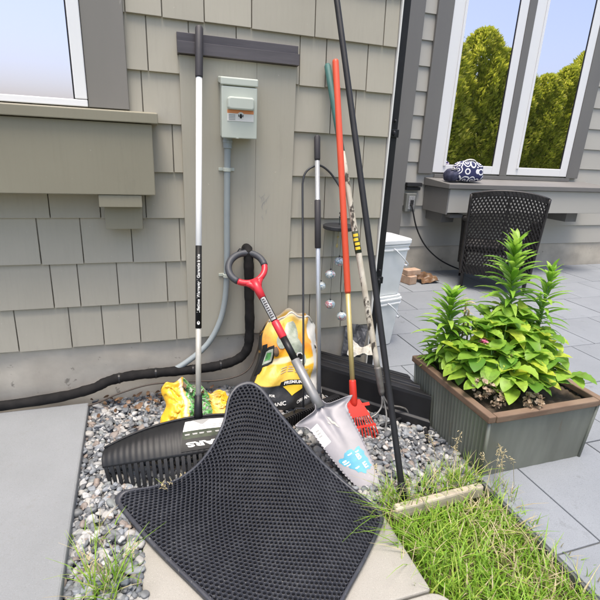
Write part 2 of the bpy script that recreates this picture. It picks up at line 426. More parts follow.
def ring_cloth():
    m, nt, b = new_mat('ring_print_cloth')
    vec = coords(nt, 'Object', (1,1,1))
    vo = nt.nodes.new('ShaderNodeTexVoronoi'); vo.inputs['Scale'].default_value = 14; vo.inputs['Randomness'].default_value = .55
    nt.links.new(vec, vo.inputs['Vector'])
    nv_ = (.025,.03,.10); wh_ = (.80,.80,.82)
    c = ramp(nt, vo.outputs['Distance'], [(0,nv_),(.17,wh_),(.27,nv_),(.46,wh_),(.58,nv_)], True)
    nt.links.new(c, b.inputs['Base Color']); b.inputs['Roughness'].default_value = .8
    return m
M['ringcloth'] = ring_cloth()

# ------------------------------------------------------------------ camera, world, sun
CAM = V((0, -2.1893, 1.25))
def camera():
    p, y, r = rad(18.49), rad(18.70), rad(2.77)
    fwd = V((math.sin(y)*math.cos(p), math.cos(y)*math.cos(p), -math.sin(p)))
    right = V((math.cos(y), -math.sin(y), 0)); up = right.cross(fwd)
    r2 = right*math.cos(r) + up*math.sin(r); u2 = right*(-math.sin(r)) + up*math.cos(r)
    c = bpy.data.cameras.new('camera'); o = bpy.data.objects.new('camera', c); COL.objects.link(o)
    m = Matrix((( r2.x,u2.x,-fwd.x,CAM.x),(r2.y,u2.y,-fwd.y,CAM.y),(r2.z,u2.z,-fwd.z,CAM.z),(0,0,0,1)))
    o.matrix_world = m
    c.sensor_width = 36; c.lens = 451/600*36; c.clip_end = 500; c.clip_start = .02
    scene.camera = o
camera()

SUN_DIR = V((-.10, -.20, .97)).normalized()          # towards the sun
w = bpy.data.worlds.new('World'); scene.world = w; w.use_nodes = True
nt = w.node_tree; bg = nt.nodes['Background']
sky = nt.nodes.new('ShaderNodeTexSky'); sky.sky_type = 'NISHITA'; sky.sun_disc = False
sky.sun_elevation = math.asin(SUN_DIR.z); sky.sun_rotation = math.atan2(SUN_DIR.x, SUN_DIR.y)
sky.dust_density = 4.0; sky.ozone_density = 1.0
nt.links.new(sky.outputs[0], bg.inputs[0]); bg.inputs[1].default_value = .115
sl = bpy.data.lights.new('sun', 'SUN'); sl.energy = 1.5; sl.angle = rad(22); sl.color = (1, .93, .82)
so = bpy.data.objects.new('sun', sl); COL.objects.link(so)
so.rotation_euler = SUN_DIR.to_track_quat('Z', 'Y').to_euler(); so.location = (0,0,10)
scene.view_settings.view_transform = 'Standard'; scene.view_settings.look = 'None'
scene.view_settings.gamma = 1; scene.view_settings.use_curve_mapping = False
scene.view_settings.exposure = 1.36

# ------------------------------------------------------------------ ground
g = MB(); g.add([(-60,-60,-.05),(60,-60,-.05),(60,60,-.05),(-60,60,-.05)], [(0,1,2,3)])
tag(build('ground', g, M['lawn']), kind='structure')
# gravel base strip between wall and walk
g = MB(); g.slab([(-3,-1.6),(-.085,-1.6),(-.085,-1.02),(.80,-1.02),(1.23,-1.0),(1.23,-.45),(.9,-.1),(1.0,.0),(-3,.0)], -.045, -.012)
tag(build('gravel_bed', g, M['bedsoil']), kind='structure')
# patio slabs
def patio():
    base = MB(); base.slab([(1.225,-3.2),(9,-3.2),(9,2.15),(1.17,2.15),(1.17,.0),(.86,-.02),(1.225,-.40)], -.045, -.008)
    o = tag(build('patio_bed', base, M['joint']), kind='structure')
    mb = MB(); s = .46; gap = .006
    for i in range(-1, 18):
        for j in range(-6, 6):
            x0 = 1.205 + (i-1)*s + (.23 if j % 2 else 0); y0 = .02 + j*s
            x1 = x0+s-gap; y1 = y0+s-gap
            if y0 < -3.1 or x0 > 8.6: continue
            if y1 > 2.09: y1 = 2.09
            if y0 >= 2.05: continue
            lo = 1.235
            if y0 >= 0.0: lo = 1.18
            elif y0 > -.45: lo = 1.0 if y0 > -.3 else 1.235
            if x1 <= lo+.03: continue
            x0 = max(x0, lo)
            dz = random.uniform(-.001,.001)
            if lo == 1.0 and x0 < 1.25:
                mb.add([(.87,-.03,dz),(1.2,-.42,dz),(x1,-.42,dz),(x1,y1,dz),(.87,y1,dz)], [(0,1,2,3,4)])
            else: mb.box(x0,y0,-.03,x1,y1,dz)
    tag(build('patio_paving', mb, M['paver'], bevel=.003), kind='structure')
patio()
# concrete walk with rounded corners
def rrect(x0,y0,x1,y1,r,rs=None,n=10):
    """rounded rectangle, rs = radius per corner (x0y0, x1y0, x1y1, x0y1)"""
    rs = rs or (r,)*4; out = []
    for (cx,cy,a0,rr,sx,sy) in ((x0,y0,180,rs[0],1,1),(x1,y0,270,rs[1],-1,1),(x1,y1,0,rs[2],-1,-1),(x0,y1,90,rs[3],1,-1)):
        for k in range(n+1):
            a = rad(a0+90*k/n); out.append((cx+sx*rr+rr*math.cos(a), cy+sy*rr+rr*math.sin(a)))
    return out
mb = MB()
mb.slab(rrect(-.085,-1.36,.745,-.905,.05,(.01,.01,.16,.05)), -.04, .004)
mb.slab(rrect(-.085,-1.87,.785,-1.368,.05,(.01,.01,.06,.01)), -.04, .005)
mb.slab(rrect(-.085,-2.9,.785,-1.878,.05,(.01,.01,.01,.01)), -.04, .004)
tag(build('walkway', mb, M['slab'], bevel=.006), kind='structure')

# pebbles
def icosphere(sub):
    t = (1+5**.5)/2
    v = [(-1,t,0),(1,t,0),(-1,-t,0),(1,-t,0),(0,-1,t),(0,1,t),(0,-1,-t),(0,1,-t),(t,0,-1),(t,0,1),(-t,0,-1),(-t,0,1)]
    f = [(0,11,5),(0,5,1),(0,1,7),(0,7,10),(0,10,11),(1,5,9),(5,11,4),(11,10,2),(10,7,6),(7,1,8),(3,9,4),(3,4,2),(3,2,6),(3,6,8),(3,8,9),(4,9,5),(2,4,11),(6,2,10),(8,6,7),(9,8,1)]
    v = [V(p).normalized() for p in v]
    for _ in range(sub):
        c = {}; nf = []
        def mid(a,b):
            k = (min(a,b),max(a,b))
            if k not in c: c[k] = len(v); v.append(((v[a]+v[b])/2).normalized())
            return c[k]
        for a,b,d in f:
            x,y,z = mid(a,b),mid(b,d),mid(d,a); nf += [(a,x,z),(b,y,x),(d,z,y),(x,y,z)]
        f = nf
    return np.array([tuple(p) for p in v]), np.array(f)
def in_gravel(x, y):
    if y > -.012 or y < -1.45 or x < -.335 or x > 1.222: return False
    if y < -1.05 and x > -.08: return False
    if x > .86 and y > -.02-(x-.86)*1.12-.1: return False
    if y < -.91 and -.08 < x < .70: return False
    if y < -1.0 and x > .74: return False
    return True
def gravel():
    bv, bf = icosphere(2); nv = len(bv)
    vs = []; fs = []; n = 0; tries = 0
    while n < 9600 and tries < 99000:
        tries += 1
        x = RNG.uniform(-.36,1.225); y = RNG.uniform(-1.45,0)
        if not in_gravel(x, y): continue
        r = float(np.clip(RNG.lognormal(math.log(.0098),.34), .005, .020))
        s = np.array([r*RNG.uniform(.9,1.45), r*RNG.uniform(.75,1.1), r*RNG.uniform(.5,.8)])
        d = RNG.normal(size=(4,3)); amp = RNG.uniform(.05,.16,4)
        p = bv.copy(); k = 1+sum(a*np.sin(2.2*(bv@q)+q[0]*3) for a,q in zip(amp,d)); p = p*k[:,None]*s
        a,b_,c = RNG.uniform(0,6.28), RNG.normal(0,.35), RNG.normal(0,.35)
        R = np.array(Matrix.Rotation(a,3,'Z') @ Matrix.Rotation(b_,3,'X') @ Matrix.Rotation(c,3,'Y'))
        p = p@R.T + np.array([x,y,RNG.uniform(-.012,.012)])
        vs.append(p); fs.append(bf+n*nv); n += 1
    vs = np.concatenate(vs); fs = np.concatenate(fs)
    me = bpy.data.meshes.new('gravel'); me.vertices.add(len(vs)); me.vertices.foreach_set('co', vs.ravel())
    me.loops.add(fs.size); me.loops.foreach_set('vertex_index', fs.ravel().astype(np.int32))
    me.polygons.add(len(fs)); me.polygons.foreach_set('loop_start', np.arange(0,fs.size,3,dtype=np.int32))
    me.polygons.foreach_set('use_smooth', np.ones(len(fs),dtype=bool)); me.update(calc_edges=True); me.validate()
    me.materials.append(M['pebble']); o = bpy.data.objects.new('gravel', me); COL.objects.link(o)
    tag(o, 'loose grey, white and rusty pebbles along the foot of the wall', 'gravel', kind='stuff')
gravel()

# ------------------------------------------------------------------ near wall
def near_wall():
    t = thing('shingled_wall', 'beige wall of square shingles over a bare concrete footing, behind the leaning tools', 'wall', (0,0,0))
    core = MB(); core.box(-4,.004,.30,1.165,2.095,3.4); build('wall_core', core, M['shingle'], t)
    # shingle courses
    seams = {1:[-.247,-.081,.09,.794,.982], 2:[-.33,-.164,.056,.967], 3:[-.298,-.089,.125,1.061], 4:[-.21,-.02,.842,.998],
             5:[.11,1.038], 6:[-.006,.846,.974], 7:[.024,.192,.392,.681,.809,1.018], 8:[.088,.257,.457,.745,1.088]}
    mb = MB(); rnd = random.Random(3)
    for k in range(1, 16):
        z0 = .311+.203*(k-1); z1 = z0+.206
        s = sorted(seams.get(k, []))
        xs = list(s)
        x = (xs[0] if xs else .1)
        while x > -4: x -= rnd.choice([.11,.14,.17,.2,.22]); xs.insert(0, x)
        if k not in seams:
            x = xs[-1]
            while x < 1.05: x += rnd.choice([.11,.14,.17,.2,.22]); xs.append(x)
        else:   # fill the hidden stretch behind the panel
            x = [q for q in xs if q < .3][-1]; add = []
            nxt = [q for q in xs if q > x]; lim = (nxt[0] if nxt else 1.165)-.12
            while x < lim-.1: x += rnd.choice([.14,.17,.2,.22]); add.append(x)
            if k in (1,2,3,4,5,6): xs = sorted(xs + [q for q in add if .16 < q < .64])
        xs = [max(q,-4) for q in xs] + [1.164]
        for a, b in zip(xs, xs[1:]):
            if b-a < .02: continue
            g_ = .0022; dz = rnd.uniform(-.002,.002); dy = rnd.uniform(-.0012,.0012)
            a2, b2 = a+g_, b-g_
            yb, yt = -.017+dy, -.004+dy
            mb.hexa([(a2,yb,z0+dz),(b2,yb,z0+dz),(b2,.003,z0+dz),(a2,.003,z0+dz)], [(a2,yt,z1),(b2,yt,z1),(b2,.003,z1),(a2,.003,z1)])
    build('shingle_siding', mb, M['shingle'], t, bevel=.0012)
    f = MB()
    f.sheet(lambda u,v: (-4+5.165*u, .001+.004*math.sin(u*91)+.003*math.sin(v*9+u*40), -.04+.36*v), 120, 8)
    f.add([(1.165,.004,-.04),(1.165,2.09,-.04),(1.165,2.09,.32),(1.165,.004,.32)], [(0,1,2,3)])
    build('foundation', f, M['concrete'], t, smooth=True)
    p = MB(); p.box(.149,-.028,.318,.4795,-.003,1.60); p.box(.4803,-.028,.316,.662,-.003,1.60)
    fp = build('flat_panel', p, M['panel'], t, bevel=.0008)
    sc = MB(); rnd2 = random.Random(77)
    for k in range(9):
        x = .512+.022*rnd2.random(); z = .90+.12*rnd2.random(); l = rnd2.uniform(.02,.06); b_ = rnd2.uniform(-.02,.02)
        sc.sheet(lambda u,v: (x+b_*v+.004*math.sin(v*7+k)+.0022*(u-.5)*math.sin(math.pi*v), -.0286, z+l*v), 1, 8)
    build('scuff_marks', sc, M['ink_grey'], fp)
    fl = MB()   # bent metal cap over the panel
    prof = [(-.004,1.684),(-.0245,1.684),(-.0245,1.613),(-.046,1.609),(-.046,1.646),(-.050,1.648),(-.050,1.603),(-.004,1.600)]
    n = len(prof); vs = [(.142,y,z) for y,z in prof]+[(.668,y,z) for y,z in prof]
    fl.add(vs, [tuple(range(n)), tuple(range(2*n-1,n-1,-1))]+[(i,n+i,n+(i+1) % n,(i+1) % n) for i in range(n)])
    build('cap_flashing', fl, M['flash'], t, bevel=.001)
    c = MB(); c.box(1.166,-.022,-.03,1.173,.05,3.4); build('corner_strip', c, M['strip'], t, bevel=.001)
    tr = MB(); tr.box(-.215,-.034,1.372,-.060,-.003,2.9); tr.box(-1.35,-.034,1.372,-1.2,-.003,2.9); build('window_trim', tr, M['trim'], t, bevel=.002)
    wf = MB()
    for x0,x1,z0,z1 in ((-.262,-.217,1.40,2.9),(-1.195,-1.15,1.40,2.9),(-1.195,-.217,1.372,1.398)): wf.box(x0,-.040,z0,x1,-.004,z1)
    w_ = build('window_frame', wf, M['white_paint'], t, bevel=.003)
    gk = MB(); gk.box(-.268,-.032,1.40,-.263,-.006,2.9); build('gasket', gk, M['black'], w_)
    gp = MB(); gp.box(-1.149,-.026,1.399,-.269,-.0205,2.9); build('pane', gp, M['glass'], w_)
    # window box
    b = MB(); b.box(-1.42,-.150,1.036,.024,-.018,1.3165); bx = build('window_ledge', b, M['ledge'], t, bevel=.003)
    s = MB(); s.hexa([(-1.44,-.168,1.319),(.048,-.168,1.319),(.048,-.002,1.319),(-1.44,-.002,1.319)], [(-1.44,-.168,1.358),(.048,-.168,1.358),(.048,-.002,1.370),(-1.44,-.002,1.370)])
    build('sill', s, M['ledge'], bx, bevel=.003)
    for x in (-.20,-1.2):
        br = MB(); br.box(x,-.145,.985,x+.168,-.02,1.0345); build('bracket', br, M['ledge'], bx, bevel=.002)
        br = MB(); br.box(x+.014,-.10,.885,x+.165,-.02,.984); build('corbel', br, M['ledge'], bx, bevel=.002)
    return t
near_wall()

# ------------------------------------------------------------------ far wall
def far_wall():
    Y = 2.10
    t = thing('lap_sided_wall', 'skylight-tinted grey wall of horizontal lap siding beyond the patio, with white windows', 'wall', (2.5,Y,0))
    c = MB(); c.box(1.17,Y+.02,.0,9,Y+.3,3.6); build('wall_core', c, M['lap'], t)
    mb = MB(); z = .288
    while z < 3.5:
        zt = z+.222
        mb.hexa([(1.17,Y-.012,z),(9,Y-.012,z),(9,Y+.018,z),(1.17,Y+.018,z)], [(1.17,Y+.004,zt+.01),(9,Y+.004,zt+.01),(9,Y+.018,zt+.01),(1.17,Y+.018,zt+.01)])
        z += .2225
    build('siding', mb, M['lap'], t, bevel=.001)
    f = MB(); f.sheet(lambda u,v: (1.17+7.8*u, Y-.002+.003*math.sin(u*130)+.003*math.sin(v*8+u*50), -.02+.305*v), 90, 6); build('foundation', f, M['concrete'], t, smooth=True)
    b = MB(); b.box(2.335,Y-.045,.02,2.525,Y-.013,3.5); build('corner_board', b, M['far_trim'], t, bevel=.003)
    # window trim, frames, panes
    tr = MB(); tr.box(2.665,Y-.04,1.068,2.835,Y-.013,3.3); tr.box(3.70,Y-.04,1.068,3.79,Y-.013,3.3); tr.box(4.66,Y-.04,1.068,4.83,Y-.013,3.3)
    build('window_trim', tr, M['far_trim'], t, bevel=.003)
    for x0, x1 in ((2.837,3.698),(3.792,4.658)):
        wf = MB(); fw = .15
        wf.box(x0,Y-.032,1.082,x0+fw,Y-.012,3.2); wf.box(x1-.10,Y-.032,1.082,x1,Y-.012,3.2)
        wf.box(x0+fw+.001,Y-.031,1.082,x1-.101,Y-.012,1.165)
        wf.box(x0+fw-.03,Y-.044,1.15,x0+fw-.002,Y-.033,3.2)
        o = build('window_frame', wf, M['white_paint'], t, bevel=.004)
        gk = MB(); gk.box(x0+fw+.001,Y-.026,1.166,x0+fw+.007,Y-.013,3.2); gk.box(x1-.108,Y-.026,1.166,x1-.102,Y-.013,3.2); build('gasket', gk, M['black'], o)
        gp = MB(); gp.box(x0+fw+.008,Y-.02,1.167,x1-.109,Y-.014,3.2); build('pane', gp, M['glass'], o)
    # ledge below the windows
    L = MB(); L.box(2.80,1.665,.715,4.95,Y-.013,.948); l = build('window_ledge', L, M['lap'], t, bevel=.003)
    e = MB(); e.box(2.783,1.66,.70,2.799,Y-.013,.948); build('shaded_end_panel', e, M['far_trim'], l, bevel=.002)  # side face of the ledge, its shade painted in with the darker trim colour
    s = MB(); s.hexa([(2.765,1.64,.951),(4.98,1.64,.951),(4.98,Y-.012,.951),(2.765,Y-.012,.951)], [(2.765,1.64,.995),(4.98,1.64,.995),(4.98,Y-.012,1.03),(2.765,Y-.012,1.03)]); build('sill', s, M['far_trim'], l, bevel=.003)
    s2 = MB(); s2.box(2.86,Y-.05,1.031,4.7,Y-.033,1.066); build('sub_sill', s2, M['far_trim'], l, bevel=.002)
    br = MB(); br.box(2.84,1.80,.60,2.99,Y-.013,.699); br.box(2.87,1.70,.66,3.02,1.799,.699); build('bracket', br, M['far_trim'], l, bevel=.002)
    br = MB(); br.box(4.5,1.80,.60,4.66,Y-.013,.699); build('bracket', br, M['far_trim'], l, bevel=.002)
    v = MB(); v.box(2.545,Y-.06,.935,2.72,Y-.013,.972); v.box(2.55,Y-.045,.895,2.715,Y-.013,.926); build('vent', v, M['dark'], t, bevel=.002)
    return t
far_wall()

# downspout at the near corner
t = thing('downspout', 'black square downspout running up the corner of the shingled wall', 'downspout', (1.25,.1,0))
mb = MB(); mb.box(1.186,.06,.0,1.255,.14,3.4); mb.box(1.1865,.0595,.0,1.20,.061,3.4); build('pipe', mb, M['black_matte'], t, bevel=.008)
for z in (1.35,.55):
    b = MB(); b.box(1.180,.052,z-.02,1.262,.148,z+.02); b.ball((1.232,.050,z+.06), .008,.008,.008); b.ball((1.232,.050,z), .010,.010,.014); build('bracket', b, M['black'], t, bevel=.003)

# ------------------------------------------------------------------ electrical box and conduit
def elec_box():
    t = thing('electrical_box', 'small pale green electrical box with a hooded cover on the flat wall panel', 'electrical box', (.387,-.03,1.285))
    x0,x1 = .310,.464
    b = MB(); b.box(x0+.006,-.105,1.288,x1-.004,-.029,1.505); build('case', b, M['box_metal'], t, bevel=.004)
    c = MB(); c.box(x0,-.117,1.281,x1,-.1055,1.487); cv = build('cover', c, M['box_metal'], t, bevel=.004)
    h = MB(); h.hexa([(x0-.003,-.120,1.49),(x1+.003,-.120,1.49),(x1+.003,-.028,1.508),(x0-.003,-.028,1.508)], [(x0-.003,-.120,1.521),(x1+.003,-.120,1.521),(x1+.003,-.028,1.533),(x0-.003,-.028,1.533)]); build('hood', h, M['box_metal'], t, bevel=.005)
    p = MB()   # raised handle pod
    p.prism(rrect(x0+.022,1.396,x1-.014,1.446,.012), lambda s,tt,hh: (s+(.004 if hh else 0)*(1 if s<.387 else -1), -.118-hh, tt), .022); build('handle_pod', p, M['box_metal'], cv, bevel=.006)
    l = MB(); l.box(x0+.024,-.1185,1.382,x1-.016,-.1172,1.3955); build('orange_label', l, M['ink_orange'], cv)
    l = MB(); l.box(x0+.024,-.1185,1.351,x1-.016,-.1172,1.3815); build('white_label', l, M['sticker'], cv)
    mk = MB(); cx, cz = .392, 1.373
    mk.prism([(cx+.015*math.cos(a*.3927),cz+.015*math.sin(a*.3927)) for a in range(16)], lambda s,tt,hh: (s,-.1187-hh,tt), .0012, 0)
    mk.prism([(cx-.004,cz-.010),(cx+.004,cz-.010),(cx+.006,cz-.001),(cx+.003,cz+.008),(cx-.003,cz+.008),(cx-.006,cz-.001)], lambda s,tt,hh: (s,-.120-hh,tt), .0012, 1)
    for s in (-1,1): mk.prism([(cx+s*.007,cz-.002),(cx+s*.010,cz-.006),(cx+s*.011,cz+.004),(cx+s*.008,cz+.006)], lambda a,tt,hh: (a,-.120-hh,tt), .0012, 1)
    for k in range(4): mk.prism([(x0+.030,1.356+k*.006),(x0+.058,1.356+k*.006),(x0+.058,1.3585+k*.006),(x0+.030,1.3585+k*.006)], lambda a,tt,hh: (a,-.1187-hh,tt), .0008, 2)
    build('warning_mark', mk, [M['sticker'], M['ink_black'], M['ink_grey']], cv)
    fl = MB(); fl.prism([(.370,1.281),(.384,1.281),(.377,1.287)], lambda s,tt,hh: (s,-.118-hh,tt), .006); build('latch', fl, M['box_metal'], cv)
elec_box()
t = thing('conduit', 'grey plastic conduit bending down the wall panel from the electrical box', 'conduit', (.34,-.05,.2))
path = smooth_path([(.345,-.056,1.275),(.342,-.052,1.1),(.340,-.05,.9),(.339,-.05,.68),(.330,-.05,.53),(.300,-.052,.40),(.235,-.055,.285),(.13,-.06,.20),(.03,-.06,.145)], 8)
mb = MB(); mb.tube(path, .0145, 16); build('pipe', mb, M['conduit'], t, smooth=True)
mb = MB(); mb.tube([(.345,-.056,1.238),(.345,-.056,1.284)], .0195, 18); mb.tube([(.345,-.056,1.262),(.345,-.056,1.272)], .022, 18); build('collar', mb, M['conduit'], t, bevel=.002)
for z, x in ((1.146,.3425),(.645,.338)):
    mb = MB(); mb.tube([(x,-.052,z-.008),(x,-.052,z+.008)], .0185, 16); mb.box(x-.036,-.034,z-.007,x+.036,-.0285,z+.007); build('strap', mb, M['box_metal'], t, bevel=.001)

# insulated pipe
t = thing('insulated_pipe', 'black foam wrapped pipe leaving the wall and running low along the concrete footing', 'pipe', (.2,-.06,.1))
path = smooth_path([(.438,-.01,.775),(.440,-.052,.770),(.443,-.066,.73),(.448,-.066,.55),(.452,-.066,.35),(.440,-.066,.245),(.385,-.066,.19),(.28,-.066,.165),(.15,-.066,.158),(0,-.066,.160),(-.14,-.066,.158),(-.24,-.066,.142),(-.34,-.066,.105),(-.6,-.066,.075),(-1.5,-.066,.05)], 10)
rr = [.0240+.0012*math.sin(i*.9)+.0008*math.sin(i*2.3) for i in range(len(path))]
mb = MB(); mb.tube(path, rr, 18); build('foam_sleeve', mb, M['foam'], t, smooth=True)
for x, z in ((.30,.168),(.16,.158),(-.02,.160),(-.19,.152)):
    mb = MB(); mb.tube([(x-.004,-.066,z),(x+.004,-.066,z)], .0262, 18); build('tie', mb, M['black'], t, smooth=False)
path = smooth_path([(.52,-.03,.33),(.50,-.045,.22),(.43,-.10,.135),(.30,-.10,.10),(.12,-.10,.112),(-.05,-.10,.118),(-.2,-.10,.085),(-.34,-.10,.04),(-.6,-.1,.03)], 8)
mb = MB(); mb.tube(path, .0042, 8); tag(build('thin_cable', mb, M['cable'], loc=(0,-.1,.1), smooth=True), 'thin brown cable sagging below the black foam pipe', 'cable')

# concrete step at the edge
mb = MB(); mb.slab([(-1.3,-.075),(-.335,-.075),(-.285,-1.5),(-1.3,-1.5)], -.04, .045)
tag(build('concrete_step', mb, M['step'], loc=(-.8,-.8,0), bevel=.008), 'low grey concrete slab beside the pebbles, below the olive window ledge', 'step')

# ------------------------------------------------------------------ leaf rake
def leaf_rake():
    top = V((.232,-.045,1.711)); bot = V((.143,-.50,.150)); ax = (bot-top).normalized()
    t = thing('leaf_rake', 'leaf rake with long white pole and wide black plastic head, standing at the panel', 'rake', (.14,-.6,0))
    L = (bot-top).length; P = lambda s: top+ax*s
    mb = MB(); mb.tube([P(.17),P(1.22)], .0125, 16); pole = build('pole', mb, M['white_pole'], t, smooth=True)
    mb = MB(); mb.tube([P(1.2205),P(L-.02)], .0118, 16); build('lower_pole', mb, M['dull_pole'], t, smooth=True)
    mb = MB(); mb.tube([P(0),P(.004),P(.012),P(.10),P(.205),P(.21)], [.006,.013,.0165,.0165,.0155,.0145], 18); build('grip', mb, M['grip'], t, smooth=True)
    # dark printed band round the pole with lettering running upwards
    s0, s1 = .90, 1.245
    mb = MB(); mb.tube([P(s0),P(s1)], .0131, 18); build('printed_band', mb, M['ink_black'], t, smooth=True)
    toc = (CAM-P(1.05)); toc = (toc-ax*toc.dot(ax)).normalized(); side = ax.cross(toc).normalized()
    if side.x < 0: side = -side
    rr = .0136
    def cyl(a, h, s):   # a = arc length across, s = distance along
        an = a/rr; return P(s)+toc*(rr*math.cos(an))+side*(rr*math.sin(an))
    tx = MB(); text_mesh(tx, 'Lifetime Warranty | Garantie à vie', .0175, lambda x,y: cyl(-y,0,1.058-x), bold=.0003, sx=1.0)
    # small round emblem and mark below the line of print
    build('lettering', tx, M['ink_white'], pole); tx = MB()
    tx.add([cyl(.006*math.cos(k*.524),0,1.222+.008*math.sin(k*.524)) for k in range(12)], [tuple(range(12))])
    build('emblem', tx, M['ink_white'], pole)
    # head
    HW = .368
    def S(a, q):        # a -1..1 across, q 0 top .. 1 tips
        q = max(q, 0.0); x = .143+HW*a; sag = a*a
        y = -.50-.035*sag; z = .157-.055*sag-.01*a**4
        yb = -.735+.10*sag; zb = .006
        yy = y+(yb-y)*(q**.9); bul = .03*math.sin(math.pi*q)*(1-.4*sag)
        zz = z+(zb-z)*(q**1.35)+bul
        x += -.02*a*q*(.5) + .012*a*math.sin(math.pi*q)
        return V((x,yy-.01*math.sin(math.pi*q),zz))
    def nrm(a,q):
        e=.01; return (S(a+e,q)-S(a-e,q)).cross(S(a,q+e)-S(a,q-e)).normalized()
    mb = MB(); NT = 34; ND = .66
    sg = -1 if nrm(0,.3).y > 0 else 1
    NN = lambda a,q: nrm(a,q)*sg
    mb.sheet(lambda u,v: S(-1+2*u, v*ND)+NN(-1+2*u, v*ND)*(.0006*math.cos(u*NT*2*math.pi)), NT*6, 14, thick=lambda u,v: -NN(-1+2*u,v*ND)*.005)
    head = build('head', mb, M['rake_head'], t, smooth=True)
    rim = MB(); rim.tube([S(-1+2*k/40,0)+NN(-1+2*k/40,0.01)*.002 for k in range(41)], .0055, 8); build('head_rim', rim, M['rake_head'], head, smooth=True)
    for i in range(NT):
        a0 = -1+2*(i+.11)/NT; a1 = -1+2*(i+.86)/NT
        tm = MB(); tm.sheet(lambda u,v: S(a0+(a1-a0)*(u*.8+.1*(1+0*v)) , ND-.01+(1-ND+.01)*v), 2, 7, thick=lambda u,v: -NN((a0+a1)/2, min(.97,ND+(1-ND)*v))*.0045)
        build('tine', tm, M['rake_head'], t, smooth=False)
    # socket
    so = MB(); so.tube([P(L-.10),P(L-.03),P(L+.01)], [.0155,.018,.021], 16); build('socket', so, M['rake_head'], t, smooth=True)
    # label on the head
    lab = MB()
    def LS(s, tt, h): return S(s, tt)+NN(s, tt)*(.0035+h)
    def patch(poly, h, mi, n=6):
        # polygon in (a,q), triangulated as strips along q
        qs = sorted({p[1] for p in poly}); 
        lo, hi = qs[0], qs[-1]; rows = []
        for k in range(n+1):
            q = lo+(hi-lo)*k/n; xs = []
            for (a0,q0),(a1,q1) in zip(poly, poly[1:]+poly[:1]):
                if q0 != q1 and min(q0,q1)-1e-9 <= q <= max(q0,q1)+1e-9: xs.append(a0+(a1-a0)*(q-q0)/(q1-q0))
            rows.append((min(xs), max(xs), q))
        for (l0,r0,q0),(l1,r1,q1) in zip(rows, rows[1:]):
            for m_ in range(6):
                f0, f1 = m_/6, (m_+1)/6
                lab.add([LS(l0+(r0-l0)*f0,q0,h),LS(l0+(r0-l0)*f1,q0,h),LS(l1+(r1-l1)*f1,q1,h),LS(l1+(r1-l1)*f0,q1,h)], [(0,3,2,1)], mi)
    patch([(-.15,.10),(.30,.10),(.33,.30),(-.185,.30)], 0, 0)
    patch([(-.075,.095),(.125,.095),(.035,.20),(.015,.20)], .0008, 3)
    patch([(-.185,.30),(.33,.30),(.345,.43),(-.20,.43)], 0, 1)
    patch([(-.20,.43),(.345,.43),(.36,.60),(-.22,.60)], 0, 2)
    for r_ in range(2):
        for a in (-.14,-.02,.10,.20): patch([(a,.225+r_*.035),(a+.09,.225+r_*.035),(a+.09,.233+r_*.035),(a,.233+r_*.035)], .0008, 3, 1)
    for a in (-.17,-.09,-.02,.06,.15): patch([(a,.35),(a+.055,.35),(a+.05,.375),(a+.005,.375)], .0008, 3, 1)
    # the maker's word, printed upside down as it hangs on the head
    text_mesh(lab, 'FISKARS', .30, lambda x,y: LS(.13-x*.56, .515+y*.30, .0012), 0, bold=.012, shear=-.2)
    build('label', lab, [M['sticker'], M['ink_band'], M['ink_black'], M['ink_grey']], head)
leaf_rake()

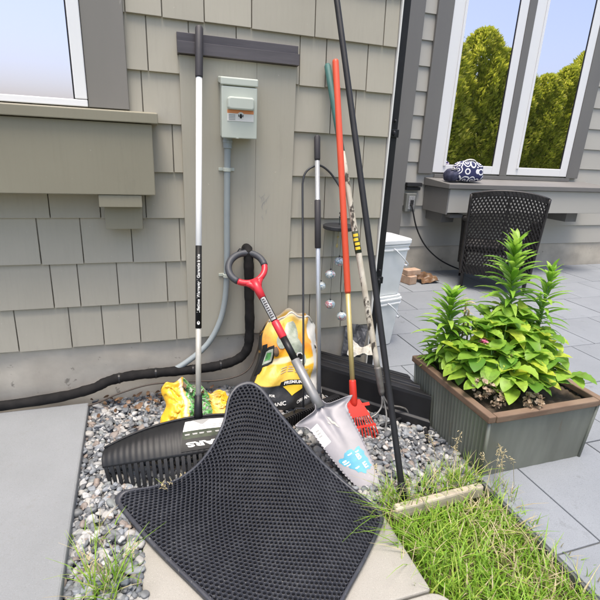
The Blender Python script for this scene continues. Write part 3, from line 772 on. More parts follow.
# ------------------------------------------------------------------ shovel
def shovel():
    t = thing('shovel', 'digging shovel with round red and black grip and serrated steel blade', 'shovel', (.77,-.95,0))
    O = V((.422,-.125,.700)); Pn = V((.643,-.60,.21)); ax = (Pn-O).normalized(); L = (Pn-O).length
    b = V((.9,.2,.27)); b = (b-ax*b.dot(ax)).normalized(); n = ax.cross(b); n = n if n.y < 0 else -n
    R = .088
    # ring grip (in the plane of ax and b); the lower arc is red and runs into the yoke
    ringc = O
    def rp(a): return ringc + b*(R*math.cos(a)) - ax*(R*.92*math.sin(a))
    up = MB(); up.tube([rp(rad(a)) for a in range(-14,222,8)], .0165, 14); build('grip', up, M['grip_grey'], t, smooth=True)
    lo = MB(); lo.tube([rp(rad(a)) for a in range(218,352,7)], [.015]*20, 14)
    lo.tube([ringc+ax*(R*.86), ringc+ax*(R+.03), ringc+ax*(R+.085)], [.026,.021,.0175], 14)
    lo.tube([rp(rad(238)), ringc+ax*(R*1.02)-b*.02, ringc+ax*(R+.045)], [.012,.016,.014], 12)
    lo.tube([rp(rad(302)), ringc+ax*(R*1.02)+b*.02, ringc+ax*(R+.045)], [.012,.016,.014], 12)
    build('yoke', lo, M['red'], t, smooth=True)
    P = lambda s: O+ax*s
    s = MB(); s.tube([P(R+.075),P(.30)], .0155, 16); upper = build('upper_shaft', s, M['black'], t, smooth=True)
    st = MB(); toc = (CAM-P(.24)); toc = (toc-ax*toc.dot(ax)).normalized(); sd = ax.cross(toc)
    st.sheet(lambda u,v: P(.175+.12*v)+toc*(.0163*math.cos((u-.5)*1.6))+sd*(.0163*math.sin((u-.5)*1.6)), 6, 4, 0)
    for k in range(9):
        q = .182+.012*k
        st.sheet(lambda u,v: P(q+.007*v)+toc*(.0167*math.cos((u-.5)*(.7+.3*(k % 3)/2)))+sd*(.0167*math.sin((u-.5)*(.7+.3*(k % 3)/2))), 4, 1, 1)
    build('shaft_label', st, [M['shaft_label'], M['grip']], upper, smooth=True)
    s = MB(); s.tube([P(.30),P(.303),P(.385),P(.388)], [.016,.0185,.0185,.016], 16); build('red_sleeve', s, M['red'], t, smooth=True)
    s = MB(); s.tube([P(.388),P(.50)], .0165, 16); build('lower_grip', s, M['black'], t, smooth=True)
    s = MB(); s.tube([P(.50),P(.502),P(L-.04),P(L+.02)], [.017,.021,.0225,.024], 16, squash=.9); build('socket', s, M['shaft_grey'], t, smooth=True)
    # blade
    tip = V((.772,-.955,-.004)); A = (tip-Pn); BL = A.length; A.normalize()
    W = V((.9,.2,.27)); W = (W-A*W.dot(A)).normalized(); Nn = A.cross(W); Nn = Nn if Nn.z > 0 else -Nn
    def half(q):        # half width down the blade
        pts = [(0,.020),(.045,.024),(.065,.045),(.08,.104),(.095,.141),(.112,.146),(.128,.136),(.150,.108),(.18,.100),(.3,.095),(.5,.086),(.7,.072),(.84,.055),(.93,.036),(.98,.018),(1.0,.003)]
        for (a,x),(c,y) in zip(pts, pts[1:]):
            if a <= q <= c: return x+(y-x)*(q-a)/(c-a)
        return .004
    def Q(u, q, h=0):
        w_ = half(q)*u; serr = 0.0
        if .22 < q < .84 and abs(u) > .99: serr = .009*(abs(((q*30) % 1)-.5)*2)
        w_ = w_-math.copysign(serr, u) if serr else w_
        lift = .030*(abs(u)**2)*max(0,1-q*.9)*.8 - .018*math.exp(-(u/.22)**2)*0 + .016*math.exp(-(u/.16)**2)*max(0,1-q*1.9)
        crank = .03*max(0,(.16-q))
        wing = .014*max(0,1-abs(q-.11)/.035)*max(0,(abs(u)-.75)/.25)
        return Pn+A*(q*BL)+W*w_+Nn*(lift-.012+crank+wing+h)
    qs = [0,.03,.05,.065,.075,.085,.09,.10,.11,.12,.135,.15,.17]+[.17+.011*k for k in range(1,76)]
    us = [-1+2*k/24 for k in range(25)]
    mb = MB(); nu = len(us); vs = [Q(u,min(q,1)) for q in qs for u in us]; fs = []
    for j in range(len(qs)-1):
        for i in range(nu-1): fs.append((j*nu+i,j*nu+i+1,(j+1)*nu+i+1,(j+1)*nu+i))
    mb.add(vs, fs); bl = build('blade', mb, M['steel'], t, smooth=True)
    md = bl.modifiers.new('plate', 'SOLIDIFY'); md.thickness = .003; md.offset = 0
    lab = MB()
    def LP(x, y, h=.0): return Q(x/half(y), y, .0022+h)
    def quad(pts, mi, h=0):
        (a,b_,c,d) = pts
        lab.sheet(lambda u,v: LP(*( (a[0]*(1-u)+b_[0]*u)*(1-v)+(d[0]*(1-u)+c[0]*u)*v, (a[1]*(1-u)+b_[1]*u)*(1-v)+(d[1]*(1-u)+c[1]*u)*v ), h), 6, 6, mi)
    quad([(-.092,.20),(-.050,.17),(-.040,.385),(-.082,.41)], 0)
    for k in range(3): quad([(-.078,.235+.03*k),(-.060,.228+.03*k),(-.058,.243+.03*k),(-.076,.25+.03*k)], 3, .0006)
    def fan(pts, mi, h):
        cx = sum(p[0] for p in pts)/len(pts); cy = sum(p[1] for p in pts)/len(pts); n = len(pts)
        vs = [LP(cx+(p[0]-cx)*k/5, cy+(p[1]-cy)*k/5, h) for k in range(6) for p in pts]
        lab.add(vs, [(k*n+a,k*n+(a+1) % n,(k+1)*n+(a+1) % n,(k+1)*n+a) for k in range(5) for a in range(n)], mi)
    rs = random.Random(6)
    out = [(-.060,.575),(-.045,.560),(-.032,.572),(-.018,.540),(.004,.528),(.016,.540),(.024,.560),(.036,.545),(.050,.552),(.052,.585),(.058,.615),(.050,.64),(.056,.68),(.048,.71),(.052,.75),(.040,.775),(.026,.765),(.012,.79),(.002,.76),(-.012,.745),(-.022,.70),(-.030,.69),(-.034,.65),(-.050,.635),(-.056,.60)]
    jag = []
    for (a,b_),(c_,d_) in zip(out, out[1:]+out[:1]):
        for k in range(3): jag.append((a+(c_-a)*k/3+rs.uniform(-.002,.002), b_+(d_-b_)*k/3+rs.uniform(-.006,.006)))
    fan(jag, 1, 0)
    for gl, gx, gy, gs in (('B',.026,.630,.034),('E',.030,.725,.034)):
        text_mesh(lab, gl, gs, lambda x,y: LP(gx+x, gy-y/BL, .0011), 0, bold=.0008)
    for (x,y,w2,h2) in ((-.048,.60,.020,.012),(-.046,.622,.026,.010),(-.040,.645,.020,.010),(-.012,.565,.022,.010),(.024,.575,.016,.012),(-.012,.70,.018,.012)):
        fan([(x+rs.uniform(-.002,.002),y),(x+w2*.5,y+rs.uniform(-.004,.004)),(x+w2,y),(x+w2-.001,y+h2),(x+w2*.4,y+h2+.003),(x+.001,y+h2)], 0, .0009)
    for (x,y,w2,h2) in ((-.001,.16,.016,.10),(.012,.22,.012,.08),(-.010,.20,.008,.05),(.018,.29,.012,.025),(.03,.47,.004,.03)):
        quad([(x,y),(x+w2*.7,y+.02),(x+w2,y+h2),(x+w2*.3,y+h2-.02)], 2, .0008)
    build('blade_stickers', lab, [M['sticker'], M['blue'], M['paper'], M['ink_grey']], bl)
    hk = MB(); hk.tube([rp(rad(100))+n*.0+V((0,.0,.012)), rp(rad(90))+V((0,0,.026)), rp(rad(75))+V((0,0,.016))], .003, 6); build('hang_loop', hk, M['black'], t)
shovel()

# ------------------------------------------------------------------ aluminium pole rake, hook, chime
def alum_rake():
    top = V((.777,-.03,1.317)); bot = V((.752,-.345,.035)); ax = (bot-top).normalized(); L = (bot-top).length; P = lambda s: top+ax*s
    t = thing('aluminium_rake', 'rake with bare aluminium pole, two black grips and low ribbed black head', 'rake', (.75,-.35,0))
    m = MB(); m.tube([P(.115),P(L)], .0115, 14); build('pole', m, M['alum'], t, smooth=True)
    m = MB(); m.tube([P(0),P(.004),P(.01),P(.11),P(.118)], [.006,.012,.015,.0145,.0125], 16); build('top_grip', m, M['grip'], t, smooth=True)
    m = MB(); m.tube([P(.305),P(.308),P(.535),P(.538)], [.0125,.0155,.0155,.0125], 16); build('middle_grip', m, M['grip'], t, smooth=True)
    a = V((.535,-.455,.03)); b = V((.86,-.33,.03)); d = (b-a).normalized(); nn = V((d.y,-d.x,0))
    m = MB(); m.obox((a+b)/2+V((0,0,.012)), d, nn, (0,0,1), (b-a).length, .03, .055)
    k = 0
    while k*.013 < (b-a).length-.02:
        c = a+d*(.01+k*.013); m.obox(c+nn*.018+V((0,0,.008)), d, nn, (0,0,1), .006, .018, .062); k += 1
    build('head', m, M['black'], t, bevel=.002)
    m = MB(); m.tube([P(L-.06),P(L-.01),V((.748,-.372,.035))], [.014,.017,.02], 12); build('socket', m, M['black'], t, smooth=True)
alum_rake()

t = thing('shepherd_hook', 'thin dark iron garden hook leaning on the shingles beside the aluminium rake', 'garden hook', (.64,-.43,0))
path = [V((.640,-.44,-.02)),V((.665,-.31,.35)),V((.69,-.17,.72)),V((.708,-.055,1.06))]+smooth_path([(.710,-.045,1.09),(.722,-.035,1.135),(.752,-.03,1.165),(.80,-.03,1.178),(.85,-.032,1.150),(.885,-.04,1.11),(.905,-.06,1.075),(.912,-.075,1.062),(.918,-.085,1.07)], 5)
m = MB(); m.tube(path, .0052, 10); build('rod', m, M['darkrod'], t, smooth=True)
m = MB(); m.tube([(.646,-.445,.09),(.60,-.43,.088),(.585,-.425,.05)], .004, 8); build('foot_prong', m, M['darkrod'], t, smooth=True)

def chime():
    t = thing('hanging_mobile', 'hanging mobile of five mottled glass balls under a dark wooden disc', 'mobile', (.905,-.075,.885))
    m = MB(); m.tube([(.903,-.082,.874),(.903,-.082,.878),(.903,-.082,.892),(.903,-.082,.895)], [.076,.082,.082,.078], 28); build('disc', m, M['darkrod'], t, bevel=.001)
    m = MB(); m.tube([(.913,-.075,1.062),(.906,-.08,.98),(.903,-.082,.895)], .0016, 6)
    m.ball((.905,-.081,.955), .006); m.ball((.904,-.081,.935), .005); build('hanger', m, M['darkrod'], t, smooth=True)
    balls = [(.921,-.075,.703),(.872,-.085,.638),(.826,-.075,.575),(.876,-.10,.478),(.955,-.085,.40)]
    for i, c in enumerate(balls):
        b = MB(); b.ball(c, .028,.028,.024, 20, 12); bo = build('glass_ball', b, M['glassball'], t, smooth=True)
        c = V(c); s = MB(); an = i*1.256
        s.tube([c+V((0,0,.022)), V((c.x*.97+.03*.903, -.082+.3*(c.y+.082), .874))], .0008, 5)
        s.ball(c+V((0,0,.028)), .005, seg=8, rings=6); build('string', s, M['darkrod'], bo, smooth=True)
    s = MB(); s.tube([(.900,-.085,.874),(.898,-.085,.79)], .0013, 5); s.ball((.900,-.085,.835), .0055); s.ball((.898,-.085,.79), .006,.004,.012); build('centre_drop', s, M['brass'], t, smooth=True)
chime()

# ------------------------------------------------------------------ red shrub rake
def red_rake():
    top = V((.842,-.04,1.645)); bot = V((.861,-.50,.150)); ax = (bot-top).normalized(); L = (bot-top).length; P = lambda s: top+ax*s
    t = thing('shrub_rake', 'narrow rake with orange and yellow handle and small red fan head on the pebbles', 'rake', (.86,-.58,0))
    m = MB(); m.tube([P(0),P(.004),P(.012),P(1.06),P(1.07)], [.008,.0135,.0150,.0150,.013], 16); build('upper_handle', m, M['orange'], t, smooth=True)
    m = MB(); m.tube([P(1.07),P(L)], .0118, 14); build('lower_handle', m, M['brass'], t, smooth=True)
    m = MB(); m.tube([P(L-.085),P(L-.08),P(L+.02),P(L+.05)], [.014,.0165,.0185,.012], 14); build('socket', m, M['redhead'], t, smooth=True)
    c = P(L+.02); end = V((.868,-.615,.012)); A = (end-c); HL = A.length; A.normalize(); W = V((1,.12,.0)); W = (W-A*W.dot(A)).normalized(); Nn = W.cross(A); Nn = Nn if Nn.z > 0 else -Nn
    m = MB(); K = 11
    def H(u, v, h=0): return c+A*(HL*v)+W*((.038+.054*v)*u)+Nn*(.012*math.sin(v*2.6)+h)
    m.sheet(lambda u,v: H(-1+2*u, -.05+.50*v), 12, 8, thick=lambda u,v: -Nn*.004)
    m.sheet(lambda u,v: H(-1+2*u, .70+.07*v, .001), 12, 2, thick=lambda u,v: -Nn*.004)
    for i in range(K):
        a0 = -1+2*i/K+.06; a1 = -1+2*(i+1)/K-.06
        m.sheet(lambda u,v: H(a0+(a1-a0)*u, .45+.58*v)+V((0,0,-.02*max(0,v-.8)*5)), 1, 6, thick=lambda u,v: -Nn*.004)
    build('head', m, M['redhead'], t)
    m = MB()
    for s in (-1,1):
        m = MB(); m.obox(c+W*(s*.055)+A*.02, W, A, Nn, .05, .016, .008); build('wing', m, M['redhead'], t, bevel=.002)
red_rake()

# ------------------------------------------------------------------ old cultivator
def cultivator():
    top = V((.808,-.028,1.625)); bot = V((1.008,-.508,.148)); ax = (bot-top).normalized(); L = (bot-top).length; P = lambda s: top+ax*s
    t = thing('hand_cultivator', 'old cultivator with teal tipped handle of peeling whitewashed wood', 'cultivator', (1.0,-.54,0))
    m = MB(); m.tube([P(0),P(.01),P(.28),P(.40),P(.401)], [.010,.0155,.0155,.015,.013], 14); build('teal_end', m, M['teal'], t, smooth=True)
    m = MB(); m.tube([P(.40+ (L-.6)*k/10) for k in range(11)]+[P(L-.13)], [.0145+.0008*math.sin(k*1.7) for k in range(12)], 14); build('handle', m, M['oldwood'], t, smooth=True)
    m = MB(); m.tube([P(L-.14),P(L-.13),P(L-.02),P(L)], [.0165,.0175,.0155,.010], 14); build('ferrule', m, M['ferrule'], t, smooth=True)
    q0 = P(.40+.36*(L-.53)); q1 = P(.40+.44*(L-.53)+.02)
    m = MB(); m.tube([q0,q1], .0160, 14); pl = build('label_band', m, M['ink_band'], t, smooth=True)
    m = MB(); toc = (CAM-q0); toc = (toc-ax*toc.dot(ax)).normalized(); sd = ax.cross(toc)
    for k in range(4):
        m.sheet(lambda u,v: q0.lerp(q1,.12+.2*k+.13*v)+toc*(.0166*math.cos((u-.5)*1.5+.2*math.sin(k*2)))+sd*(.0166*math.sin((u-.5)*1.5+.2*math.sin(k*2))), 5, 1)
    build('label_print', m, M['ink_yellow'], pl)
    e = P(L-.01)
    for pts in ([e,(1.0,-.53,.105),(.97,-.545,.075),(.93,-.552,.058),(.90,-.56,.035),(.885,-.565,.0)], [e,(1.018,-.53,.10),(1.012,-.565,.06),(.99,-.605,0)],
                [e,(1.03,-.523,.115),(1.06,-.53,.096),(1.10,-.54,.088),(1.13,-.55,.072),(1.145,-.56,.03),(1.14,-.565,0)]):
        m = MB(); m.tube(smooth_path(pts,5), .0048, 8); build('prong', m, M['tine'], t, smooth=True)
cultivator()

# ------------------------------------------------------------------ black pole
t = thing('black_pole', 'very long black pole leaning against the house, its foot beside the grass', 'pole', (.85,-1.0,0))
a = V((.855,-1.008,0)); b = V((.760,-.215,1.84)); d = b-a
pts = [a+d*s+V((.006*math.sin(s*3.1),.012*math.sin(s*3.14),0)) for s in [k/16 for k in range(17)]]+[a+d*1.13]
m = MB(); m.tube(pts, [.0125]*18, 14); build('shaft', m, M['black_matte'], t, smooth=True)
m = MB(); m.tube([a+d*0,a+d*.002,a+d*.035,a+d*.036], [.011,.0150,.0150,.0125], 14); build('end_cap', m, M['black'], t, smooth=True)

# ------------------------------------------------------------------ rubber mat
def rubber():
    Lc = V((-.196,-.735,.018)); Tc = V((.318,-.566,.348)); Rc = V((.745,-1.072,.014)); Bc = V((.275,-1.52,.014))
    left = smooth_path([Lc,(-.145,-.733,.032),(-.05,-.758,.052),(.052,-.776,.088),(.143,-.755,.15),(.215,-.694,.232),(.254,-.615,.305),Tc], 8)
    right = smooth_path([Rc,(.629,-.907,.07),(.539,-.806,.14),(.446,-.692,.24),(.385,-.605,.32),Tc], 8)
    low = smooth_path([Lc,(-.062,-.981,.013),(.074,-1.198,.013),(.175,-1.36,.013),Bc], 8)      # L -> B
    rb = smooth_path([Rc,(.60,-1.215,.014),(.474,-1.327,.014),(.37,-1.43,.013),Bc], 8)         # R -> B
    def at(path, s):
        # by arc length
        d = [0]
        for p,q in zip(path, path[1:]): d.append(d[-1]+(q-p).length)
        x = s*d[-1]
        for i in range(len(path)-1):
            if d[i+1] >= x: return path[i].lerp(path[i+1], (x-d[i])/max(1e-9,d[i+1]-d[i]))
        return path[-1]
    # u: L->T on one side and B->R on the other; v: L->B and T->R
    NG = 60; G = np.zeros((NG+1,NG+1,3))
    c0 = [np.array(at(left,i/NG)) for i in range(NG+1)]               # v=0
    c1 = [np.array(at(list(reversed(rb)),i/NG)) for i in range(NG+1)] # v=1: B->R
    d0 = [np.array(at(low,i/NG)) for i in range(NG+1)]                # u=0: L->B
    d1 = [np.array(at(list(reversed(right)),i/NG)) for i in range(NG+1)] # u=1: T->R
    for i in range(NG+1):
        for j in range(NG+1):
            u, v = i/NG, j/NG
            G[i,j] = (1-v)*c0[i]+v*c1[i]+(1-u)*d0[j]+u*d1[j]-((1-u)*(1-v)*c0[0]+u*(1-v)*c0[-1]+(1-u)*v*c1[0]+u*v*c1[-1])
    U, Vv = np.meshgrid(np.linspace(0,1,NG+1), np.linspace(0,1,NG+1), indexing='ij')
    G[...,2] = np.maximum(G[...,2], .012) + .005*np.sin(U*7+1)*np.sin(Vv*6)*U
    gu = np.gradient(G, axis=0); gv = np.gradient(G, axis=1)
    NRM = np.cross(gu, gv); NRM /= np.linalg.norm(NRM,axis=2,keepdims=True)
    if NRM[10,40,2] < 0: NRM = -NRM
    A, B = .74, .94
    def mapp(p, h):     # p (n,2) flat metres, h (n,)
        u = np.clip(p[:,0]/A,0,1)*NG; v = np.clip(p[:,1]/B,0,1)*NG
        i = np.minimum(u.astype(int),NG-1); j = np.minimum(v.astype(int),NG-1); fu = (u-i)[:,None]; fv = (v-j)[:,None]
        bl = lambda F: (F[i,j]*(1-fu)+F[i+1,j]*fu)*(1-fv)+(F[i,j+1]*(1-fu)+F[i+1,j+1]*fu)*fv
        n = bl(NRM); n /= np.linalg.norm(n,axis=1,keepdims=True)
        return bl(G)+n*h[:,None]
    RC = .055
    def clampr(p, m):   # clamp into rounded rectangle inset by m
        q = p.copy(); q[:,0] = np.clip(q[:,0],m,A-m); q[:,1] = np.clip(q[:,1],m,B-m)
        r = RC
        cx = np.clip(q[:,0],m+r,A-m-r); cy = np.clip(q[:,1],m+r,B-m-r)
        d = np.stack([q[:,0]-cx,q[:,1]-cy],1); l = np.linalg.norm(d,axis=1); k = np.where(l>r, r/np.maximum(l,1e-9), 1)
        return np.stack([cx+d[:,0]*k, cy+d[:,1]*k],1)
    pitch = .0182; ap = pitch/2; Rh = ap/math.cos(math.pi/6); rowh = pitch*math.sqrt(3)/2
    ang = np.arange(12)*math.pi/6+math.pi/6*0
    # hexagon with pointy ends along y
    hexr = np.array([ap/math.cos(((a+math.pi/6) % (math.pi/3))-math.pi/6) for a in ang])
    dirs = np.stack([np.cos(ang),np.sin(ang)],1)
    prof = [(None,.0104),(.0080,.0128),(.0072,.0130),(.0064,.0112),(.0060,.0)]
    pts = []; hs = []; faces = []; n = 0
    for r in range(int(B/rowh)+1):
        for c in range(int(A/pitch)+1):
            p = np.array([(c+(.5 if r % 2 else 0))*pitch, r*rowh])
            if np.linalg.norm(clampr(p[None],.012)[0]-p) > 1e-9: continue
            for k,(rr,h) in enumerate(prof):
                ring = p+dirs*(hexr[:,None] if rr is None else rr)
                pts.append(clampr(ring,.004)); hs.append(np.full(12,h))
            for k in range(len(prof)-1):
                for a in range(12):
                    b2 = (a+1) % 12
                    faces.append((n+k*12+a, n+k*12+b2, n+(k+1)*12+b2, n+(k+1)*12+a))
            # underside ring
            pts.append(clampr(p+dirs*hexr[:,None],.004)); hs.append(np.zeros(12))
            for a in range(12):
                b2 = (a+1) % 12; faces.append((n+48+a, n+48+b2, n+60+b2, n+60+a))
            n += 72
    P = mapp(np.concatenate(pts), np.concatenate(hs))
    mb = MB(); mb.v = [tuple(p) for p in P]; mb.f = faces; mb.m = [0]*len(faces)
    t = thing('rubber_mat', 'black rubber ring mat sprawled over the walkway with one corner propped up', 'mat', (.27,-1.0,0))
    build('perforated_sheet', mb, M['rubber'], t, smooth=False)
    bk = MB(); bk.sheet(lambda u,v: tuple(mapp(clampr(np.array([[u*A,v*B]]),.006), np.array([.0008]))[0]), 50, 60)
    build('backing', bk, M['black_matte'], t, smooth=True)
    # rim
    outl = []; 
    for x,y in rrect(0,0,A,B,RC,n=10): outl.append((x,y))
    dense = []
    for (x0,y0),(x1,y1) in zip(outl, outl[1:]+outl[:1]):
        m_ = max(1,int(math.hypot(x1-x0,y1-y0)/.02))
        for k in range(m_): dense.append((x0+(x1-x0)*k/m_, y0+(y1-y0)*k/m_))
    D = np.array(dense); n = len(D); cen = np.array([A/2,B/2])
    def inset(m): return clampr(np.array(dense), m) if m else D
    prof = [(0,0),(0,.011),(.003,.0138),(.013,.0138),(.016,.011),(.016,0)]
    mb = MB(); vs = []
    for m_,h in prof: vs.append(mapp(inset(m_), np.full(n,h)))
    fs = []
    for k in range(len(prof)):
        k2 = (k+1) % len(prof)
        for a in range(n):
            b2 = (a+1) % n; fs.append((k*n+a, k*n+b2, k2*n+b2, k2*n+a))
    mb.add(np.concatenate(vs), fs); build('border', mb, M['rubber'], t, smooth=True)
rubber()

# ------------------------------------------------------------------ compost bags
def compost_bag():
    t = thing('compost_bag', 'upright half full yellow and black compost bag lettered PREMIUM, leaning on the wall', 'bag', (.59,-.2,0))
    rnd = random.Random(5); ph = [rnd.uniform(0,6) for _ in range(12)]
    def edge(v):
        s = math.sin(math.pi*min(1,v*1.0))
        xl = .395+.015*math.sin(v*3)+.14*v**1.6-.02*math.sin(v*9)*v; xr = .80+.02*math.sin(v*2.2)-.02*v**3+.008*math.sin(v*14)
        return xl, xr
    def topz(u): return .415+.035*math.sin(u*3.0+.4)-.055*abs(u-.55)**1.5*2+.012*math.sin(u*17)
    def wr(u,v):
        w_ = 0
        for k in range(6):
            w_ += math.sin((u*math.cos(ph[k])+v*math.sin(ph[k]))*(9+5*k)+ph[k+6])*.0085/(1+.45*k)
        return w_
    def S(u, v, side=1):        # u,v 0..1
        u = min(1.0,max(0.0,u)); v = min(1.0,max(0.0,v)); xl, xr = edge(v); x = xl+(xr-xl)*u
        z = -.005+(topz(u)+.005)*v
        ymid = -.235+.15*v
        th = (max(0,math.sin(math.pi*u))**.55)*(.10*(1-.80*v**1.8)+.006)
        e = math.sin(math.pi*u)*1.0
        y = ymid-side*th+(wr(u,v) if side > 0 else 0)*min(1,e*3)*(1 if v < .97 else .5)
        if v < .06: y = ymid+(y-ymid)*(.75+.25*v/.06)
        return V((x, min(y,-.022), z+.3*wr(v,u)*min(1,v*4)*.6))
    nu, nv = 56, 60
    mb = MB(); uv = []
    mb.sheet(lambda u,v: S(u,v,1), nu, nv); uv += [(i/nu,j/nv) for j in range(nv+1) for i in range(nu+1)]
    mb.sheet(lambda u,v: S(1-u,v,-1), nu, nv); uv += [(1-i/nu,j/nv) for j in range(nv+1) for i in range(nu+1)]
    bag = build('sack', mb, M['bag'], t, smooth=True, uvs=uv)
    def NV(u,v):
        e=.012; n = (S(u+e,v)-S(u-e,v)).cross(S(u,v+e)-S(u,v-e)).normalized(); return n if n.y < 0 else -n
    def SP(u,v,h): u=min(.985,max(.015,u)); v=min(.985,max(.015,v)); return S(u,v)+NV(u,v)*h
    pr = MB()
    def poly(pts, mi, h, n=10):
        us = [p[0] for p in pts]; lo, hi = min(p[1] for p in pts), max(p[1] for p in pts); rows = []
        for k in range(n+1):
            v = lo+(hi-lo)*k/n; xs = []
            for (a0,q0),(a1,q1) in zip(pts, pts[1:]+pts[:1]):
                if q0 != q1 and min(q0,q1)-1e-9 <= v <= max(q0,q1)+1e-9: xs.append(a0+(a1-a0)*(v-q0)/(q1-q0))
            rows.append((min(xs),max(xs),v))
        for (l0,r0,q0),(l1,r1,q1) in zip(rows, rows[1:]):
            for m_ in range(10):
                f0, f1 = m_/10,(m_+1)/10
                pr.add([SP(l0+(r0-l0)*f0,q0,h),SP(l0+(r0-l0)*f1,q0,h),SP(l1+(r1-l1)*f1,q1,h),SP(l1+(r1-l1)*f0,q1,h)], [(0,1,2,3)], mi)
    ell = lambda cu,cv,ru,rv,n=14: [(cu+ru*math.cos(2*math.pi*k/n+.01),cv+rv*math.sin(2*math.pi*k/n+.01)) for k in range(n)]
    # printed pots of soil near the top, wood-brown patch, side tag
    for cu,cv,ru,rv in ((.50,.83,.11,.085),(.36,.76,.10,.085),(.54,.70,.11,.095),(.60,.58,.075,.07)): poly(ell(cu,cv,ru,rv), 0, .004)
    poly(ell(.24,.66,.035,.06), 6, .0035)
    poly([(.01,.40),(.07,.44),(.12,.74),(.05,.74)], 1, .003)
    poly([(.05,.48),(.20,.52),(.22,.73),(.08,.69)], 1, .003); poly([(.07,.51),(.18,.54),(.195,.69),(.10,.66)], 0, .0045); poly([(.09,.54),(.16,.565),(.17,.65),(.115,.64)], 7, .006)
    poly(ell(.575,.585,.065,.05), 2, .0055); poly(ell(.575,.585,.045,.034), 1, .0065)
    # yellow wedge and black PREMIUM strip
    poly([(.36,.325),(.74,.30),(.52,.185)], 3, .0035)
    poly([(.36,.282),(.70,.305),(.715,.355),(.375,.335)], 1, .0055)
    text_mesh(pr, 'PREMIUM', .10, lambda x,y: SP(.54+x*.58, .320+x*.05+y*.42, .0075), 2, bold=.004)
    text_mesh(pr, 'FOR', .07, lambda x,y: SP(.27+x*.55, .215-x*.1+y*.45, .005), 2, bold=.002)
    text_mesh(pr, 'ORGANIC', .10, lambda x,y: SP(.30+x*.62, .125+x*.02+y*.5, .005), 2, bold=.003)
    text_mesh(pr, 'ORGANIQUE', .09, lambda x,y: SP(.72+x*.55, .155+x*.14+y*.5, .005), 2, bold=.002)
    for k in range(3): # bluish grey lines of print too small to read
        for a in (.34,.44,.54,.64): poly([(a,.415+k*.022),(a+.08,.418+k*.022),(a+.08,.426+k*.022),(a,.423+k*.022)], 5, .004, 2)
    for k in range(5): poly([(.88,.42+.06*k),(.91,.42+.06*k),(.91,.46+.06*k),(.88,.46+.06*k)], 1, .004, 2)
    build('print', pr, [M['ink_moss'],M['ink_black'],M['ink_white'],M['ink_yellow'],M['ink_white'],M['ink_grey'],M['brown_print'],M['ink_green']], bag, smooth=True)
    # folded top seam
    m = MB(); m.tube([S(.08+.84*k/30,.985,1)+V((0,.004,.004*math.sin(k))) for k in range(31)], .006, 8); build('top_seam', m, M['paper'], bag, smooth=True)
compost_bag()

def small_bag():
    t = thing('yellow_bag', 'slumped crumpled yellow plastic bag with green print, lying behind the black rake head', 'bag', (.17,-.3,0))
    rnd = random.Random(8); ph = [rnd.uniform(0,6) for _ in range(20)]
    def wr(u,v):
        w_ = 0
        for k in range(8):
            q = math.sin((u*math.cos(ph[k])*1.6+v*math.sin(ph[k]))*(6+5*k)+ph[k+8]); w_ += (1-2*abs(q)**.7)*.0085/(1+.35*k)
        return w_
    def S(u, v, side=1):
        u = min(1,max(0,u)); v = min(1,max(0,v))
        top = .150+.050*math.sin(u*5.2+.5)*1.0-.06*abs(u-.62)**1.4+.012*math.sin(u*23)
        x = .012+.305*u-.035*(1-v)*(.5-u)+.012*math.sin(v*9+2)
        th = (max(0,math.sin(math.pi*u))**.5)*(.085*(1-.8*v**1.6)+.008)
        y = -.345+.15*v-side*th+(wr(u,v) if side > 0 else 0)*min(1,4*math.sin(math.pi*u))
        return V((x, y, -.008+top*v+.35*wr(v,u)*min(1,v*5)))
    nu, nv = 64, 40; mb = MB(); uv = []
    mb.sheet(lambda u,v: S(u,v,1), nu, nv); uv += [(i/nu,j/nv) for j in range(nv+1) for i in range(nu+1)]
    mb.sheet(lambda u,v: S(1-u,v,-1), nu, nv); uv += [(1-i/nu,j/nv) for j in range(nv+1) for i in range(nu+1)]
    build('sack', mb, M['bag_yellow'], t, smooth=True, uvs=uv)
    cl = MB()
    for k in range(60):
        u = rnd.uniform(.30,.72); p = S(u,.97)+V((rnd.gauss(0,.006),rnd.gauss(0,.012),rnd.uniform(-.012,.014)))
        d = V((rnd.uniform(-1,1),rnd.uniform(-1,1),rnd.uniform(-.2,.7))).normalized(); l = rnd.uniform(.02,.05); w_ = d.cross(V((0,0,1))).normalized()*rnd.uniform(.004,.010)
        cl.add([p-d*l*.5, p+w_, p+d*l*.5, p-w_], [(0,1,2,3)], rnd.choice([0,0,1,2]))
    build('clippings', cl, [M['ink_green'],M['ink_moss'],M['deadleaf']], t)
small_bag()

# ------------------------------------------------------------------ black trough at the patio edge
def trough():
    a = V((.872,-.052,0)); b = V((1.262,-.470,0)); d = (b-a); L = d.length+.1; d.normalize(); a = a-d*.1; nn = V((d.y,-d.x,0)); nn = nn if nn.y < 0 else -nn
    t = thing('edging_trough', 'long black ribbed plastic edging box set between the pebbles and the patio', 'edging', tuple(a))
    H = .185
    prof = [(0,-.02),(0,H),(.018,H),(.022,H-.010),(.058,H-.010),(.064,H-.002),(.080,H-.002),(.086,H-.014),(.120,H-.014),(.127,H-.005),(.146,H-.005),(.150,H-.022),(.152,.06),(.163,.05),(.163,-.02)]
    n = len(prof); mb = MB()
    vs = [a+nn*p+V((0,0,q)) for p,q in prof]+[a+nn*p+V((0,0,q))+d*((1.203-(a+nn*p).x)/d.x) for p,q in prof]
    mb.add(vs, [tuple(range(n)), tuple(range(2*n-1,n-1,-1))]+[(i,n+i,n+(i+1) % n,(i+1) % n) for i in range(n)])
    build('body', mb, M['black'], t, bevel=.002)
    for s in (.0,):
        c = MB(); c.obox(a+d*(L*s)+nn*.081+V((0,0,H/2-.006)), d, nn, (0,0,1), .008, .168, H+.01)
        build('end_cap', c, M['black'], t, bevel=.002)
